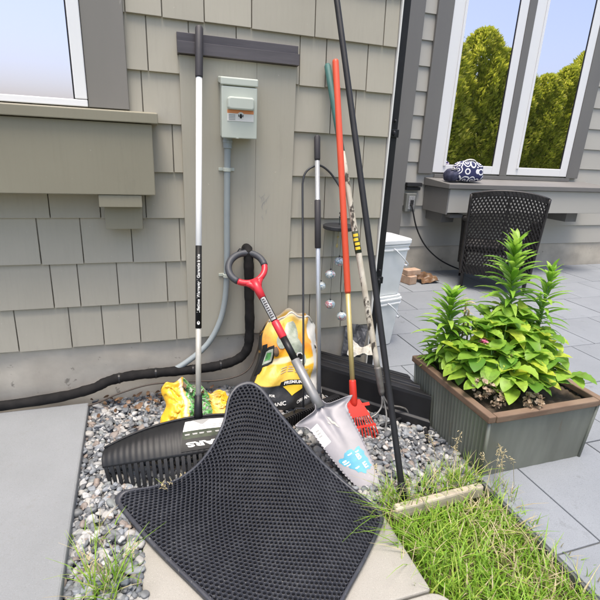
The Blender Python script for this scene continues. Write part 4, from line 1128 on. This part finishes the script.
trough()

# ------------------------------------------------------------------ pails
def make_pail(c, h, wt, wb, label, lidded, rot):
    t = thing('square_pail', label, 'pail', c, 'stacked white square pails')
    R = Matrix.Rotation(rot,3,'Z'); C0 = V(c)
    def ring(w_, z, r): return [C0+R@V((x,y,z)) for x,y in rrect(-w_/2,-w_/2,w_/2,w_/2,r,n=5)]
    def loft(levels, cap=True):
        m = MB(); vs = []; n = 0
        for w_,z,r in levels: rg = ring(w_,z,r); n = len(rg); vs += rg
        fs = [(k*n+i,k*n+(i+1) % n,(k+1)*n+(i+1) % n,(k+1)*n+i) for k in range(len(levels)-1) for i in range(n)]
        if cap: fs += [tuple(range(n-1,-1,-1)), tuple((len(levels)-1)*n+i for i in range(n))]
        return m.add(vs, fs)
    build('body', loft([(wb-.01,0,.03),(wb,.006,.034),(wt-.006,h-.06,.036),(wt-.006,h-.004,.036)]), M['milky'], t, smooth=False)
    build('rim_band', loft([(wt-.004,h-.062,.036),(wt+.010,h-.060,.04),(wt+.010,h-.052,.04),(wt-.001,h-.050,.036),(wt-.001,h-.034,.036),(wt+.012,h-.032,.04),(wt+.012,h-.022,.04),(wt,h-.020,.036)]), M['milky_rim'], t)
    if lidded:
        build('lid', loft([(wt+.018,h-.018,.042),(wt+.022,h-.014,.042),(wt+.022,h+.006,.042),(wt+.014,h+.010,.04),(wt-.01,h+.010,.036),(wt-.014,h+.004,.034)]), M['milky_rim'], t)
    # strap handle hanging down across the near face
    pts = [C0+R@V(p) for p in ((-.02,-wt/2-.006,h-.045),(-.015,-wt/2-.016,h-.05),(.03,-wt/2-.016,h-.085),(wt/2-.02,-wt/2-.012,h-.15),(wt/2+.012,-wt/2+.03,h-.175),(wt/2+.014,0,h-.178),(wt/2+.012,wt/2-.03,h-.175),(wt/2-.02,wt/2+.012,h-.15),(.03,wt/2+.016,h-.085),(-.02,wt/2+.006,h-.045))]
    m = MB(); m.tube(pts, .0045, 8); hd = build('handle', m, M['milky_rim'], t, smooth=True)
    m = MB(); m.tube(pts[4:7], .008, 10); build('hand_grip', m, M['milky_rim'], hd, smooth=True)
    return t
make_pail((1.43,.40,0), .365, .235, .185, 'lower milky white square pail standing on the patio paving', False, rad(14))
make_pail((1.44,.41,.362), .365, .25, .195, 'upper milky white square pail with lid, stacked on another pail', True, rad(10))

# ------------------------------------------------------------------ dark folded sheet, paper by the corner
def crumple(name, quad, n, amp, m, seed, label, cat, th=.002):
    rnd = random.Random(seed); ph = [rnd.uniform(0,6) for _ in range(16)]
    a,b,c,d = [V(p) for p in quad]; nn = (b-a).cross(d-a).normalized()
    def S(u,v):
        p = (a*(1-u)+b*u)*(1-v)+(d*(1-u)+c*u)*v
        w_ = sum(math.sin((u*math.cos(ph[k])+v*math.sin(ph[k]))*(5+4*k)+ph[k+6])/(1+.5*k) for k in range(5))
        return p+nn*(amp*w_)
    mb = MB(); mb.sheet(S, n, n, thick=lambda u,v: nn*th); o = build(name, mb, m, loc=tuple(a)); tag(o, label, cat); return o
crumple('plastic_sheet', [(.985,-.05,.14),(1.10,-.06,.13),(1.15,-.045,.31),(1.02,-.02,.33)], 10, .010, M['foil'], 3, 'torn dark grey plastic sheet propped at the house corner', 'plastic sheet')
crumple('paper_scrap', [(.985,-.13,.195),(1.10,-.21,.20),(1.15,-.13,.23),(1.04,-.05,.22)], 10, .012, M['paper'], 9, 'crumpled pale paper scrap lying on the black edging box', 'paper scrap')
# debris on the patio near the far wall
t = thing('brick', 'orange brick lying flat on the patio below the outlet', 'brick', (2.46,1.72,0), 'stacked orange bricks')
m = MB(); m.obox((2.46,1.70,.0435), (1,.3,0), (-.3,1,0), (0,0,1), .10, .18, .085); build('body', m, M['brick'], t, bevel=.006)
t2 = thing('brick', 'pale orange brick laid crosswise on top of the flat brick', 'brick', (2.50,1.72,.1), 'stacked orange bricks')
m = MB(); m.obox((2.50,1.70,.114), (1,.15,0), (-.15,1,0), (0,0,1), .17, .10, .055); build('body', m, M['brick'], t2, bevel=.006)
crumple('leaf_clump', [(2.58,1.60,.02),(2.80,1.62,.02),(2.80,1.80,.05),(2.60,1.78,.09)], 12, .016, M['deadleaf'], 5, 'brown clump of dead leaves on the patio beside the bricks', 'leaf clump')

# outlet and cord
t = thing('outlet_box', 'grey metal outlet box with flip cover on the far lap siding', 'outlet', (2.61,2.08,.77))
m = MB(); m.box(2.548,2.03,.675,2.665,2.087,.865); build('cover', m, M['outlet'], t, bevel=.006)
m = MB(); m.box(2.572,2.024,.70,2.645,2.0295,.838); fc = build('faceplate', m, M['shaft_label'], t, bevel=.004)
m = MB(); m.box(2.59,2.012,.735,2.628,2.0235,.80); build('plug', m, M['dark'], fc, bevel=.006)
path = smooth_path([(2.61,2.015,.75),(2.615,1.99,.69),(2.68,1.97,.50),(2.80,1.95,.32),(2.98,1.93,.175),(3.2,1.92,.075),(3.4,1.90,.02),(3.65,1.80,.008),(4.0,1.7,.008)], 8)
m = MB(); m.tube(path, .008, 8); tag(build('power_cord', m, M['black_matte'], loc=(3.2,1.9,0), smooth=True), 'black power cord drooping from the outlet to the patio', 'cord')

# cloth bags on the sill
def sill_bags():
    def lump(cx,cy,cz,rx,ry,rz,pw=.55,seed=1):
        rnd = random.Random(seed); m = MB(); m.ball((0,0,0),1,1,1,28,18); out = []
        for p in m.v:
            q = V(p); q = V([math.copysign(abs(k)**pw,k) for k in q]); w_ = 1+.04*math.sin(q.x*5+seed)+.04*math.sin(q.z*6+q.y*4+seed)
            out.append((cx+q.x*rx*w_*(1-.18*max(0,q.z)), cy+q.y*ry*w_*(1-.25*max(0,q.z)), cz+q.z*rz*w_))
        m.v = out; return m
    t = thing('cloth_bag', 'navy and white ring patterned cloth bag on the far window sill', 'bag', (3.06,1.80,1.02))
    build('body', lump(3.065,1.80,1.115,.155,.085,.098,.42,2), M['ringcloth'], t, smooth=True)
    m = MB(); m.tube(smooth_path([(2.97,1.78,1.19),(3.02,1.765,1.222),(3.09,1.765,1.226),(3.15,1.78,1.195)],6), .012, 8, squash=.5); build('carry_strap', m, M['ink_white'], t, smooth=True)
    t = thing('dark_pouch', 'small dark blue cloth pouch slumped beside the ring patterned bag', 'pouch', (2.86,1.79,1.02))
    build('body', lump(2.865,1.78,1.075,.062,.075,.062,.7,4), M['navy'], t, smooth=True)
    m = MB(); m.tube([(2.83,1.735,1.125),(2.865,1.72,1.135),(2.90,1.735,1.125)], .006, 8); build('drawstring', m, M['ink_grey'], t, smooth=True)
sill_bags()

# ------------------------------------------------------------------ wicker chair
def chair():
    o = V((3.30,1.47,0)); yaw = rad(-36); R = Matrix.Rotation(yaw,3,'Z')
    t = thing('wicker_chair', 'dark brown woven wicker armchair standing on the patio with its back turned', 'chair', tuple(o))
    T = lambda p: o+R@V(p)
    HWd = .31
    def B(u, v):    # back panel: u across, v up. back faces -y
        x = (-1+2*u)*HWd*(1+.05*v); bow = .06*(1-(2*u-1)**2)
        top = .97-.05*abs(2*u-1)**2.2+.01
        z = .16+(top-.16)*v; y = -.26-.10*v-bow*(1-.2*v)
        return V((x,y,z))
    def strand(f0, f1, n=14): return [T(B(f0[0]+(f1[0]-f0[0])*k/n, f0[1]+(f1[1]-f0[1])*k/n)) for k in range(n+1)]
    m = MB(); K = 20
    for i in range(-K, K+1):    # two diagonal families
        for sg in (1,-1):
            off = i/K; a = (off,0) if sg > 0 else (1-off,0)
            pts = []
            for k in range(41):
                s = k/40*1.0; u = (off+s*.75) if sg > 0 else (1-off-s*.75); v = s
                if 0 <= u <= 1: pts.append(T(B(u,v)+V((0,.004*sg,0))))
            if len(pts) > 2: m.tube(pts, .0118, 6, squash=.6)
    build('woven_back', m, M['wicker'], t)
    m = MB()
    for k in range(7): m.tube(strand((.0,.03+.012*k),(1,.03+.012*k)), .007, 6)
    for k in range(4): m.tube(strand((.0,.955+.014*k),(1,.955+.014*k)), .012, 8)
    for uu in (0,.5,1): m.tube(strand((uu,0),(uu,1)), .016 if uu != .5 else .010, 8)
    build('back_frame', m, M['wicker'], t, smooth=True)
    # seat, arms, skirt, legs
    m = MB(); m.sheet(lambda u,v: T((-.30+.60*u,-.27+.56*v,.43+.01*math.sin(u*60)*math.sin(v*60))), 40, 40, thick=lambda u,v: (0,0,-.05)); build('seat', m, M['wicker'], t)
    for s in (-1,1):
        m = MB(); arm = [T((s*.31,-.30,.70)),T((s*.335,-.05,.665)),T((s*.34,.2,.65)),T((s*.335,.29,.60)),T((s*.325,.30,.50)),T((s*.31,.295,.15))]
        m.tube(smooth_path(arm,6), .024, 10)
        for k in range(16): m.tube([T((s*.322,-.26+.035*k,.66-.003*k)),T((s*.312,-.27+.037*k,.16))], .008, 6)
        for k in range(10): m.tube([T((s*.318,-.27,.18+.045*k)),T((s*.318,.29,.18+.045*k))], .007, 6)
        build('arm', m, M['wicker'], t)
    for sx in (-1,1):
        for y in (-.25,.27): m = MB(); m.tube([T((sx*.29,y,.42)),T((sx*.285,y,0))], [.02,.017], 10); build('leg', m, M['wicker'], t, smooth=True)
chair()

# ------------------------------------------------------------------ planter and plants
def planter():
    x0,x1,y0,y1 = 1.206,1.80,-.992,-.425; H = .300
    t = thing('planter', 'square corrugated metal planter with weathered brown wood rim, full of soil', 'planter', (1.5,-.7,0))
    ins = .014; rim = .030
    def face(p0, p1, q0, q1, corr):   # top line p0->p1, bottom line q0->q1
        p0,p1,q0,q1 = map(V,(p0,p1,q0,q1)); nn = (p1-p0).cross(q0-p0).normalized(); m = MB(); n = 150
        m.sheet(lambda u,v: (q0.lerp(q1,u)).lerp(p0.lerp(p1,u),v)+nn*(1.4*corr*math.sin(u*2*math.pi*24) if corr else .0012*math.sin(u*40)*math.sin(v*7)), n, 6); return m
    a = ins; zt = H-.028; k = .020
    T_ = [(x0+a,y0+a,zt),(x1-a,y0+a,zt),(x1-a,y1-a,zt),(x0+a,y1-a,zt)]; Bq = [(x0+a+k,y0+a+k*.4,-.02),(x1-a-k,y0+a+k*.4,-.02),(x1-a-k,y1-a-k,-.02),(x0+a+k,y1-a-k,-.02)]
    for i, c in ((3,.0045),(0,0),(1,.0045),(2,0)):
        j = (i+1) % 4; build('side_panel', face(T_[i],T_[j],Bq[i],Bq[j],c), M['galv'], t, smooth=True)
    for i in range(4):
        m = MB(); p,q = V(T_[i]),V(Bq[i]); cx = V((1.5,-.7,0)); m.tube([q+(q-cx)*.004,p+(p-cx)*.004], .007, 8); build('corner_post', m, M['galv'], t, smooth=True)
    m = MB(); m.box(x0-.004,y0,H-.030,x0+.030,y1,H); build('rim_board', m, M['planter_wood'], t, bevel=.004)
    m = MB(); m.box(x1-.030,y0,H-.030,x1+.004,y1,H); build('rim_board', m, M['planter_wood'], t, bevel=.004)
    m = MB(); m.box(x0+.032,y0-.003,H-.031,x1-.032,y0+.030,H-.001); build('rim_board', m, M['planter_wood'], t, bevel=.004)
    m = MB(); m.box(x0+.032,y1-.030,H-.031,x1-.032,y1+.003,H-.001); build('rim_board', m, M['planter_wood'], t, bevel=.004)
    m = MB(); rnd = random.Random(2)
    g_ = [[rnd.uniform(-.007,.007) for _ in range(41)] for _ in range(41)]
    m.sheet(lambda u,v: (x0+.02+(x1-x0-.04)*u, y0+.02+(y1-y0-.04)*v, H-.042+g_[int(u*40+.5)][int(v*40+.5)]), 40, 40); build('soil', m, M['soil'], t, smooth=True)
planter()

def leaf(mb, base, d, up, length, width, droop, n=6, fold=.25, mi=0, shape='lance'):
    """one leaf as a strip of quads with a midrib fold"""
    d = V(d).normalized(); side = d.cross(V(up)); side = side.normalized() if side.length > 1e-4 else V((1,0,0)); upn = side.cross(d).normalized()
    vs = []; p = V(base); dirn = d.copy()
    for k in range(n+1):
        s = k/n
        w_ = (math.sin(math.pi*min(1,s*.93+.07))**.8 if shape == 'lance' else (math.sin(math.pi*(s**.8))**.7 if 0 < s < 1 else 0))*width/2
        if shape != 'lance' and 0 < k < n: w_ *= 1+.025*(1 if k % 2 else -1)
        if k == n: w_ = width*.02
        if shape != 'lance' and k == 0: w_ = width*.04
        un = side.cross(dirn).normalized()
        wob = (0 if shape == 'lance' else .045*w_*(1 if k % 2 else -1))
        vs += [p-side*w_+un*(w_*fold+wob), p, p+side*w_+un*(w_*fold-wob*.6)]
        dirn = (Matrix.Rotation(-droop/n, 3, side) @ dirn).normalized(); p = p+dirn*(length/n)
    fs = []
    for k in range(n):
        for j in (0,1): a = k*3+j; fs.append((a,a+1,a+4,a+3))
    mb.add(vs, fs, mi)

def lily(base, top, n, Lmax, label, seed):
    rnd = random.Random(seed); base, top = V(base), V(top)
    t = thing('lily_plant', label, 'lily', tuple(base), 'lilies in the metal planter')
    m = MB(); m.tube([base-V((0,0,.05)), base.lerp(top,.5)+V((.008,0,0)), top], [.007,.006,.004], 8); build('stem', m, M['stem'], t, smooth=True)
    mb = MB(); ga = 2.39996
    for i in range(n):
        s = (i/n); p = base.lerp(top, .06+.92*s); a = i*ga+rnd.uniform(-.25,.25)
        el = rad(22+50*s**1.9+rnd.uniform(-10,10)); L = Lmax*(.75+.35*math.sin(math.pi*min(1,s*1.05)))*rnd.uniform(.85,1.1)*(1-.35*s**4)
        d = V((math.cos(a)*math.cos(el), math.sin(a)*math.cos(el), math.sin(el)))
        leaf(mb, p, d, (0,0,1), L, .0215*rnd.uniform(.85,1.2)*(Lmax/.13)**.5, rad(62-24*s+rnd.uniform(-16,16)), n=7, fold=.35)
    build('leaves', mb, M['lily'], t, smooth=True)
lily((1.315,-.52,.26), (1.300,-.53,.66), 100, .150, 'leafy green lily, the shorter tall one, at the patio corner of the planter', 1)
lily((1.655,-.55,.26), (1.605,-.53,.90), 130, .175, 'tallest lily with dense arching leaves, in front of the wicker chair', 2)
lily((1.262,-.485,.26), (1.255,-.49,.375), 22, .062, 'tiny lily shoot tucked in the corner of the planter', 3)
lily((1.74,-.62,.26), (1.76,-.62,.78), 90, .13, 'leafy lily at the outer edge of the planter behind the hydrangea', 4)

def hydrangea():
    rnd = random.Random(21)
    t = thing('hydrangea', 'yellow green broad leaved hydrangea with one pink floret and dry brown heads', 'hydrangea', (1.5,-.75,.26))
    st = MB(); lf = MB()
    tops = []
    for i in range(62):
        a = rnd.uniform(0,6.28); r = math.sqrt(rnd.random()); x = 1.51+.25*r*math.cos(a); y = -.69+.215*r*math.sin(a)
        if x < 1.30 and y < -.80: x += .12
        z = .37+.12*(1-r)*rnd.uniform(.4,1.2)+.10*max(0,(y+.80)/.25)*rnd.uniform(.5,1)+rnd.uniform(-.03,.03)+.06*max(0,(x-1.36)/.3)
        b = V((1.5+(x-1.5)*.55,-.70+(y+.70)*.55,.25)); tp = V((x,y,z)); tops.append(tp)
        st.tube([b,b.lerp(tp,.6)+V((0,0,.02)),tp], .0028, 6)
        ph = rnd.uniform(0,3.14)
        for lev in range(2):
            for q in range(2 if lev else 3):
                an = ph+lev*1.57+q*(3.14 if lev else 2.1)+rnd.uniform(-.3,.3); el = rad(rnd.uniform(5,40)-20*lev)
                d = V((math.cos(an)*math.cos(el),math.sin(an)*math.cos(el),math.sin(el)))
                L = rnd.uniform(.075,.125)*(1 if lev else .85)
                leaf(lf, tp-V((0,0,.035*lev)), d, (0,0,1), L, L*rnd.uniform(.52,.66), rad(rnd.uniform(5,75)), n=11, fold=rnd.uniform(.15,.55), shape='ovate')
    # the leaves hanging over the near rim
    for (x,y,z) in ((1.285,-.70,.38),(1.30,-.60,.40),(1.30,-.82,.345),(1.29,-.76,.36),(1.34,-.66,.42),(1.36,-.80,.40),(1.32,-.74,.43),(1.26,-.63,.37),(1.27,-.56,.37),(1.30,-.67,.46),(1.36,-.62,.49),(1.40,-.74,.46),(1.45,-.80,.45),(1.34,-.56,.45),(1.52,-.86,.38),(1.58,-.90,.36),(1.64,-.84,.40),(1.48,-.90,.37),(1.70,-.88,.37),(1.40,-.86,.39),(1.56,-.82,.44)):
        tp = V((x,y,z)); st.tube([V((max(1.38,min(x,1.6)),-.72,.25)),tp], .0028, 6)
        for q in range(4):
            an = rnd.uniform(0,6.28); el = rad(rnd.uniform(-10,30)); d = V((math.cos(an)*math.cos(el),math.sin(an)*math.cos(el),math.sin(el)))
            L = rnd.uniform(.075,.125); leaf(lf, tp, d, (0,0,1), L, L*.62, rad(rnd.uniform(20,50)), n=11, fold=.25, shape='ovate')
    build('stems', st, M['stem'], t, smooth=True); build('leaves', lf, M['hydrangea'], t, smooth=True)
    fl = MB()
    for c in ((1.375,-.70,.475),):
        for k in range(12):
            p = V(c)+V((rnd.uniform(-.014,.014),rnd.uniform(-.014,.014),rnd.uniform(-.005,.01)))
            for q in range(4): an = q*1.57+k; leaf(fl, p, (math.cos(an),math.sin(an),.3), (0,0,1), .011, .010, .3, n=3, shape='ovate')
    build('pink_flower', fl, M['petal'], t, smooth=True)
    for c, r in (((1.275,-.845,.345),.042),((1.33,-.885,.305),.030),((1.445,-.955,.315),.036),((1.43,-.80,.43),.022)):
        fl = MB()
        for k in range(int(60*(r/.045)**2)):
            v = V((rnd.gauss(0,1),rnd.gauss(0,1),rnd.gauss(0,1))).normalized(); p = V(c)+v*r*rnd.uniform(.7,1)
            for q in range(3):
                an = rnd.uniform(0,6.28); d = (v+V((math.cos(an),math.sin(an),rnd.uniform(-.5,.5)))*1.1).normalized(); leaf(fl, p, d, v, .017, .015, rnd.uniform(-.6,.8), n=3, shape='ovate')
        build('dried_flower_head', fl, M['dried'], t)
    ds = MB()
    for (x,y,z,x2,y2,z2) in ((1.40,-.52,.27,1.385,-.53,.60),(1.42,-.54,.27,1.395,-.545,.57)): ds.tube([(x,y,z),((x+x2)/2+.01,y,(z+z2)/2),(x2,y2,z2)], .004, 6)
    for k in range(14): leaf(ds, (1.388,-.535,.55+.006*k), (rnd.uniform(-1,1),rnd.uniform(-1,1),rnd.uniform(-.5,.8)), (0,0,1), .04, .01, .8, n=4)
    build('dry_stems', ds, M['drystem'], t)
hydrangea()

# hose pieces
m = MB(); m.tube(smooth_path([(.985,-.565,.016),(1.06,-.555,.022),(1.16,-.52,.022),(1.215,-.515,.022),(1.222,-.54,.02),(1.185,-.64,.014),(1.15,-.72,.008)],8), .0085, 10)
tag(build('black_hose', m, M['black_matte'], loc=(1.1,-.55,0), smooth=True), 'short bent piece of black irrigation hose on the pebbles by the planter', 'hose')
m = MB(); m.tube(smooth_path([(1.30,-.36,.02),(1.34,-.30,.07),(1.40,-.20,.10),(1.46,-.15,.07),(1.55,-.12,.02),(1.8,-.1,.015)],8), .013, 12)
tag(build('green_hose', m, M['hose'], loc=(1.4,-.2,0), smooth=True), 'bit of bright green garden hose showing behind the planter corner', 'hose')
m = MB(); m.hexa([(.785,-1.072,-.02),(1.185,-1.055,-.02),(1.185,-1.022,-.02),(.785,-1.035,-.02)], [(.785,-1.070,.028),(1.185,-1.053,.030),(1.185,-1.024,.030),(.785,-1.037,.028)])
tag(build('edging_strip', m, M['log'], loc=(.98,-1.05,0), bevel=.007), 'pale weathered edging board between the pebbles and the grass', 'edging')

# ------------------------------------------------------------------ grass
def blade(mb, p, a, L, wd, lean, mi):
    d = V((math.cos(a),math.sin(a),0)); s = V((-d.y,d.x,0)); n = 4; vs = []
    for k in range(n+1):
        t = k/n; q = V(p)+d*(L*lean*t**1.7)+V((0,0,L*(t-.38*lean*t*t))); w_ = wd*(1-t**1.5)+.0003
        vs += [q-s*w_, q+s*w_]
    mb.add(vs, [(2*k,2*k+1,2*k+3,2*k+2) for k in range(n)], mi)
def lawn():
    rnd = random.Random(12); mb = MB(); n = 0
    while n < 4700:
        x = rnd.uniform(.69,1.30); y = -1.075-rnd.random()**1.2*1.1
        if x < .755 and y > -1.36: 
            if rnd.random() < .9: continue
        if x < .80 and y < -1.36 and rnd.random() < .9: continue
        if x > 1.215 and (rnd.random() < .8): continue
        dry = rnd.random() < (.10 if x < 1.02 else .34)
        blade(mb, (x,y,-.048), rnd.uniform(0,6.28), rnd.uniform(.035,.105)*(1.35 if rnd.random()<.2 else 1), rnd.uniform(.0016,.0038), rnd.uniform(.2,1.1), 1 if dry else 0); n += 1
    for k in range(260):    # along the strip and up to the planter
        x = rnd.uniform(.78,1.2); blade(mb, (x,-1.0+rnd.uniform(-.03,.05),-.01), rnd.uniform(0,6.28), rnd.uniform(.04,.15), rnd.uniform(.0012,.0024), rnd.uniform(.2,1.1), 1 if rnd.random()<.25 else 0)
    for k in range(55):    # long blades falling over the mat edge and the slab
        x = rnd.uniform(.72,.86); y = rnd.uniform(-1.30,-1.02); blade(mb, (x,y,-.03), rnd.uniform(2.2,4.2), rnd.uniform(.12,.24), rnd.uniform(.0014,.0024), rnd.uniform(.6,1.2), 1 if rnd.random()<.2 else 0)
    tag(build('grass', mb, [M['grass'],M['straw']]), 'long unmown grass with dry straw between walkway and patio', 'grass', kind='stuff')
lawn()
def tuft(name, c, n, L, spread, label, seed, dry=.15, heads=0, toward=None):
    rnd = random.Random(seed); mb = MB()
    for k in range(n):
        a = rnd.uniform(0,6.28) if toward is None else toward+rnd.gauss(0,.8)
        blade(mb, (c[0]+rnd.gauss(0,spread),c[1]+rnd.gauss(0,spread),c[2]), a, L*rnd.uniform(.4,1.1), rnd.uniform(.0012,.0026), rnd.uniform(.15,.9), 1 if rnd.random()<dry else 0)
    for k in range(heads):
        a = rnd.uniform(0,6.28) if toward is None else toward+rnd.gauss(0,.5); d = V((math.cos(a),math.sin(a),0)); b = V(c)+V((rnd.gauss(0,spread),rnd.gauss(0,spread),0)); tp = b+d*(L*.6*rnd.uniform(.4,1))+V((0,0,L*1.15*rnd.uniform(.8,1.2)))
        mb.tube([b,b.lerp(tp,.6)+V((0,0,.03)),tp], .0009, 5, 1)
        for q in range(16): leaf(mb, b.lerp(tp,.80)+ (tp-b)*.2*rnd.random()+V((rnd.gauss(0,.006),rnd.gauss(0,.006),0)), (rnd.uniform(-1,1),rnd.uniform(-1,1),rnd.uniform(0,1)), (0,0,1), .012, .004, .3, n=2, mi=1)
    return tag(build(name, mb, [M['grass'],M['straw']], loc=c), label, 'weed')
tuft('grass_weed', (-.185,-1.09,-.02), 95, .19, .032, 'tall green grass weed growing in the pebbles beside the slab', 31, .1, 2)
tuft('grass_weed', (-.235,-.90,-.01), 26, .11, .03, 'small sparse grass weed between pebbles near the mat corner', 32, .2, 0)
tuft('grass_weed', (.800,-1.0,-.01), 60, .12, .03, 'grass weed sprouting at the tip of the shovel blade', 33, .3, 1)
tuft('grass_weed', (1.12,-.985,-.01), 60, .15, .035, 'grass weed with seed heads leaning on the planter foot', 34, .3, 3)
tuft('grass_weed', (1.26,-1.06,-.005), 24, .12, .03, 'feathery seeding weed at the front of the planter', 35, .3, 6)
tuft('grass_weed', (.02,-.80,-.01), 8, .10, .012, 'seed headed grass weed rising past the rake tines', 36, .5, 3)

# leaf litter along the footing
def litter():
    rnd = random.Random(14); mb = MB()
    for k in range(95):
        if k < 62: x = rnd.gauss(.02,.13); y = -.05-abs(rnd.gauss(0,.05))
        else: x = rnd.uniform(-.33,1.1); y = -.03-abs(rnd.gauss(0,.10))
        if x < -.33: continue
        if not in_gravel(x,min(y,-.02)): continue
        z = .012+rnd.uniform(0,.02)+ (.015 if k < 110 else 0); a = rnd.uniform(0,6.28)
        leaf(mb, (x,y,z), (math.cos(a),math.sin(a),rnd.uniform(-.2,.6)), (rnd.uniform(-.6,.6),rnd.uniform(-.6,.6),1), rnd.uniform(.02,.045), rnd.uniform(.012,.026), rnd.uniform(-1,1.4), n=4, fold=rnd.uniform(-.3,.7), shape='ovate')
    tag(build('leaf_litter', mb, M['deadleaf'], smooth=True), 'dry brown leaves blown against the concrete footing', 'leaf litter', kind='stuff')
litter()

# ------------------------------------------------------------------ hedge trees behind the viewer, seen in the window glass
def hedge_row():
    rnd = random.Random(50)
    crown = MB(); Ht, Rr = 4.1, .88
    for k in range(17000):
        z = rnd.random()**.8; a = rnd.uniform(0,6.28); prof = (math.sin(math.pi*min(1,.12+z*.88))**.42)*(1-.22*z)
        clump = 1+.16*math.sin(a*5+z*19)+.10*math.sin(a*9-z*31)
        r = Rr*prof*clump*(1-.35*rnd.random()**2); p = V((r*math.cos(a), r*math.sin(a), .15+z*Ht))
        d = V((math.cos(a)+rnd.gauss(0,.5),math.sin(a)+rnd.gauss(0,.5),rnd.uniform(.2,1.4))).normalized(); L = rnd.uniform(.05,.125); s = d.cross(V((rnd.gauss(0,1),rnd.gauss(0,1),rnd.gauss(0,1)))).normalized()*L*.28
        crown.add([p-d*L*.3, p+s, p+d*L, p-s], [(0,1,2,3)])
    trunk = MB(); trunk.tube([(0,0,-.05),(.02,0,1.5),(0,.02,3.6)], [.09,.06,.015], 10)
    names = ['narrow golden cedar with a pointed top', 'plump yellow green cedar', 'tall shaggy cedar', 'slim bright cedar', 'broad leaning cedar', 'short rounded cedar', 'dense dark topped cedar', 'tapering cedar', 'lopsided cedar']
    proto = None; n = 0
    xs = [4.4+.80*i for i in range(15)]
    for i, x in enumerate(xs):
        loc = (x+rnd.uniform(-.1,.1), -5.6+rnd.uniform(-.2,.2), 0)
        if proto is None:
            t = thing('cedar_tree', '', 'tree', loc, 'cedar hedge behind the viewer, mirrored in the far windows')
            m = MB(); m.v = [tuple(V(p)+V(loc)) for p in crown.v]; m.f = crown.f; m.m = crown.m; c = build('crown', m, M['hedge'], t)
            m = MB(); m.v = [tuple(V(p)+V(loc)) for p in trunk.v]; m.f = trunk.f; m.m = trunk.m; k = build('trunk', m, M['bark'], t, smooth=True)
            proto = (t, c, k)
        else:
            t = proto[0].copy(); COL.objects.link(t); t.location = loc
            for ch in proto[1:]: q = ch.copy(); COL.objects.link(q); q.parent = t
        t['label'] = 'yellow green cedar of the hedge row mirrored in the far window glass'
        t.rotation_euler = (0,0,rnd.uniform(0,6.28)); s = rnd.uniform(.86,1.1); t.scale = (s*1.05,s*1.05,s)
hedge_row()
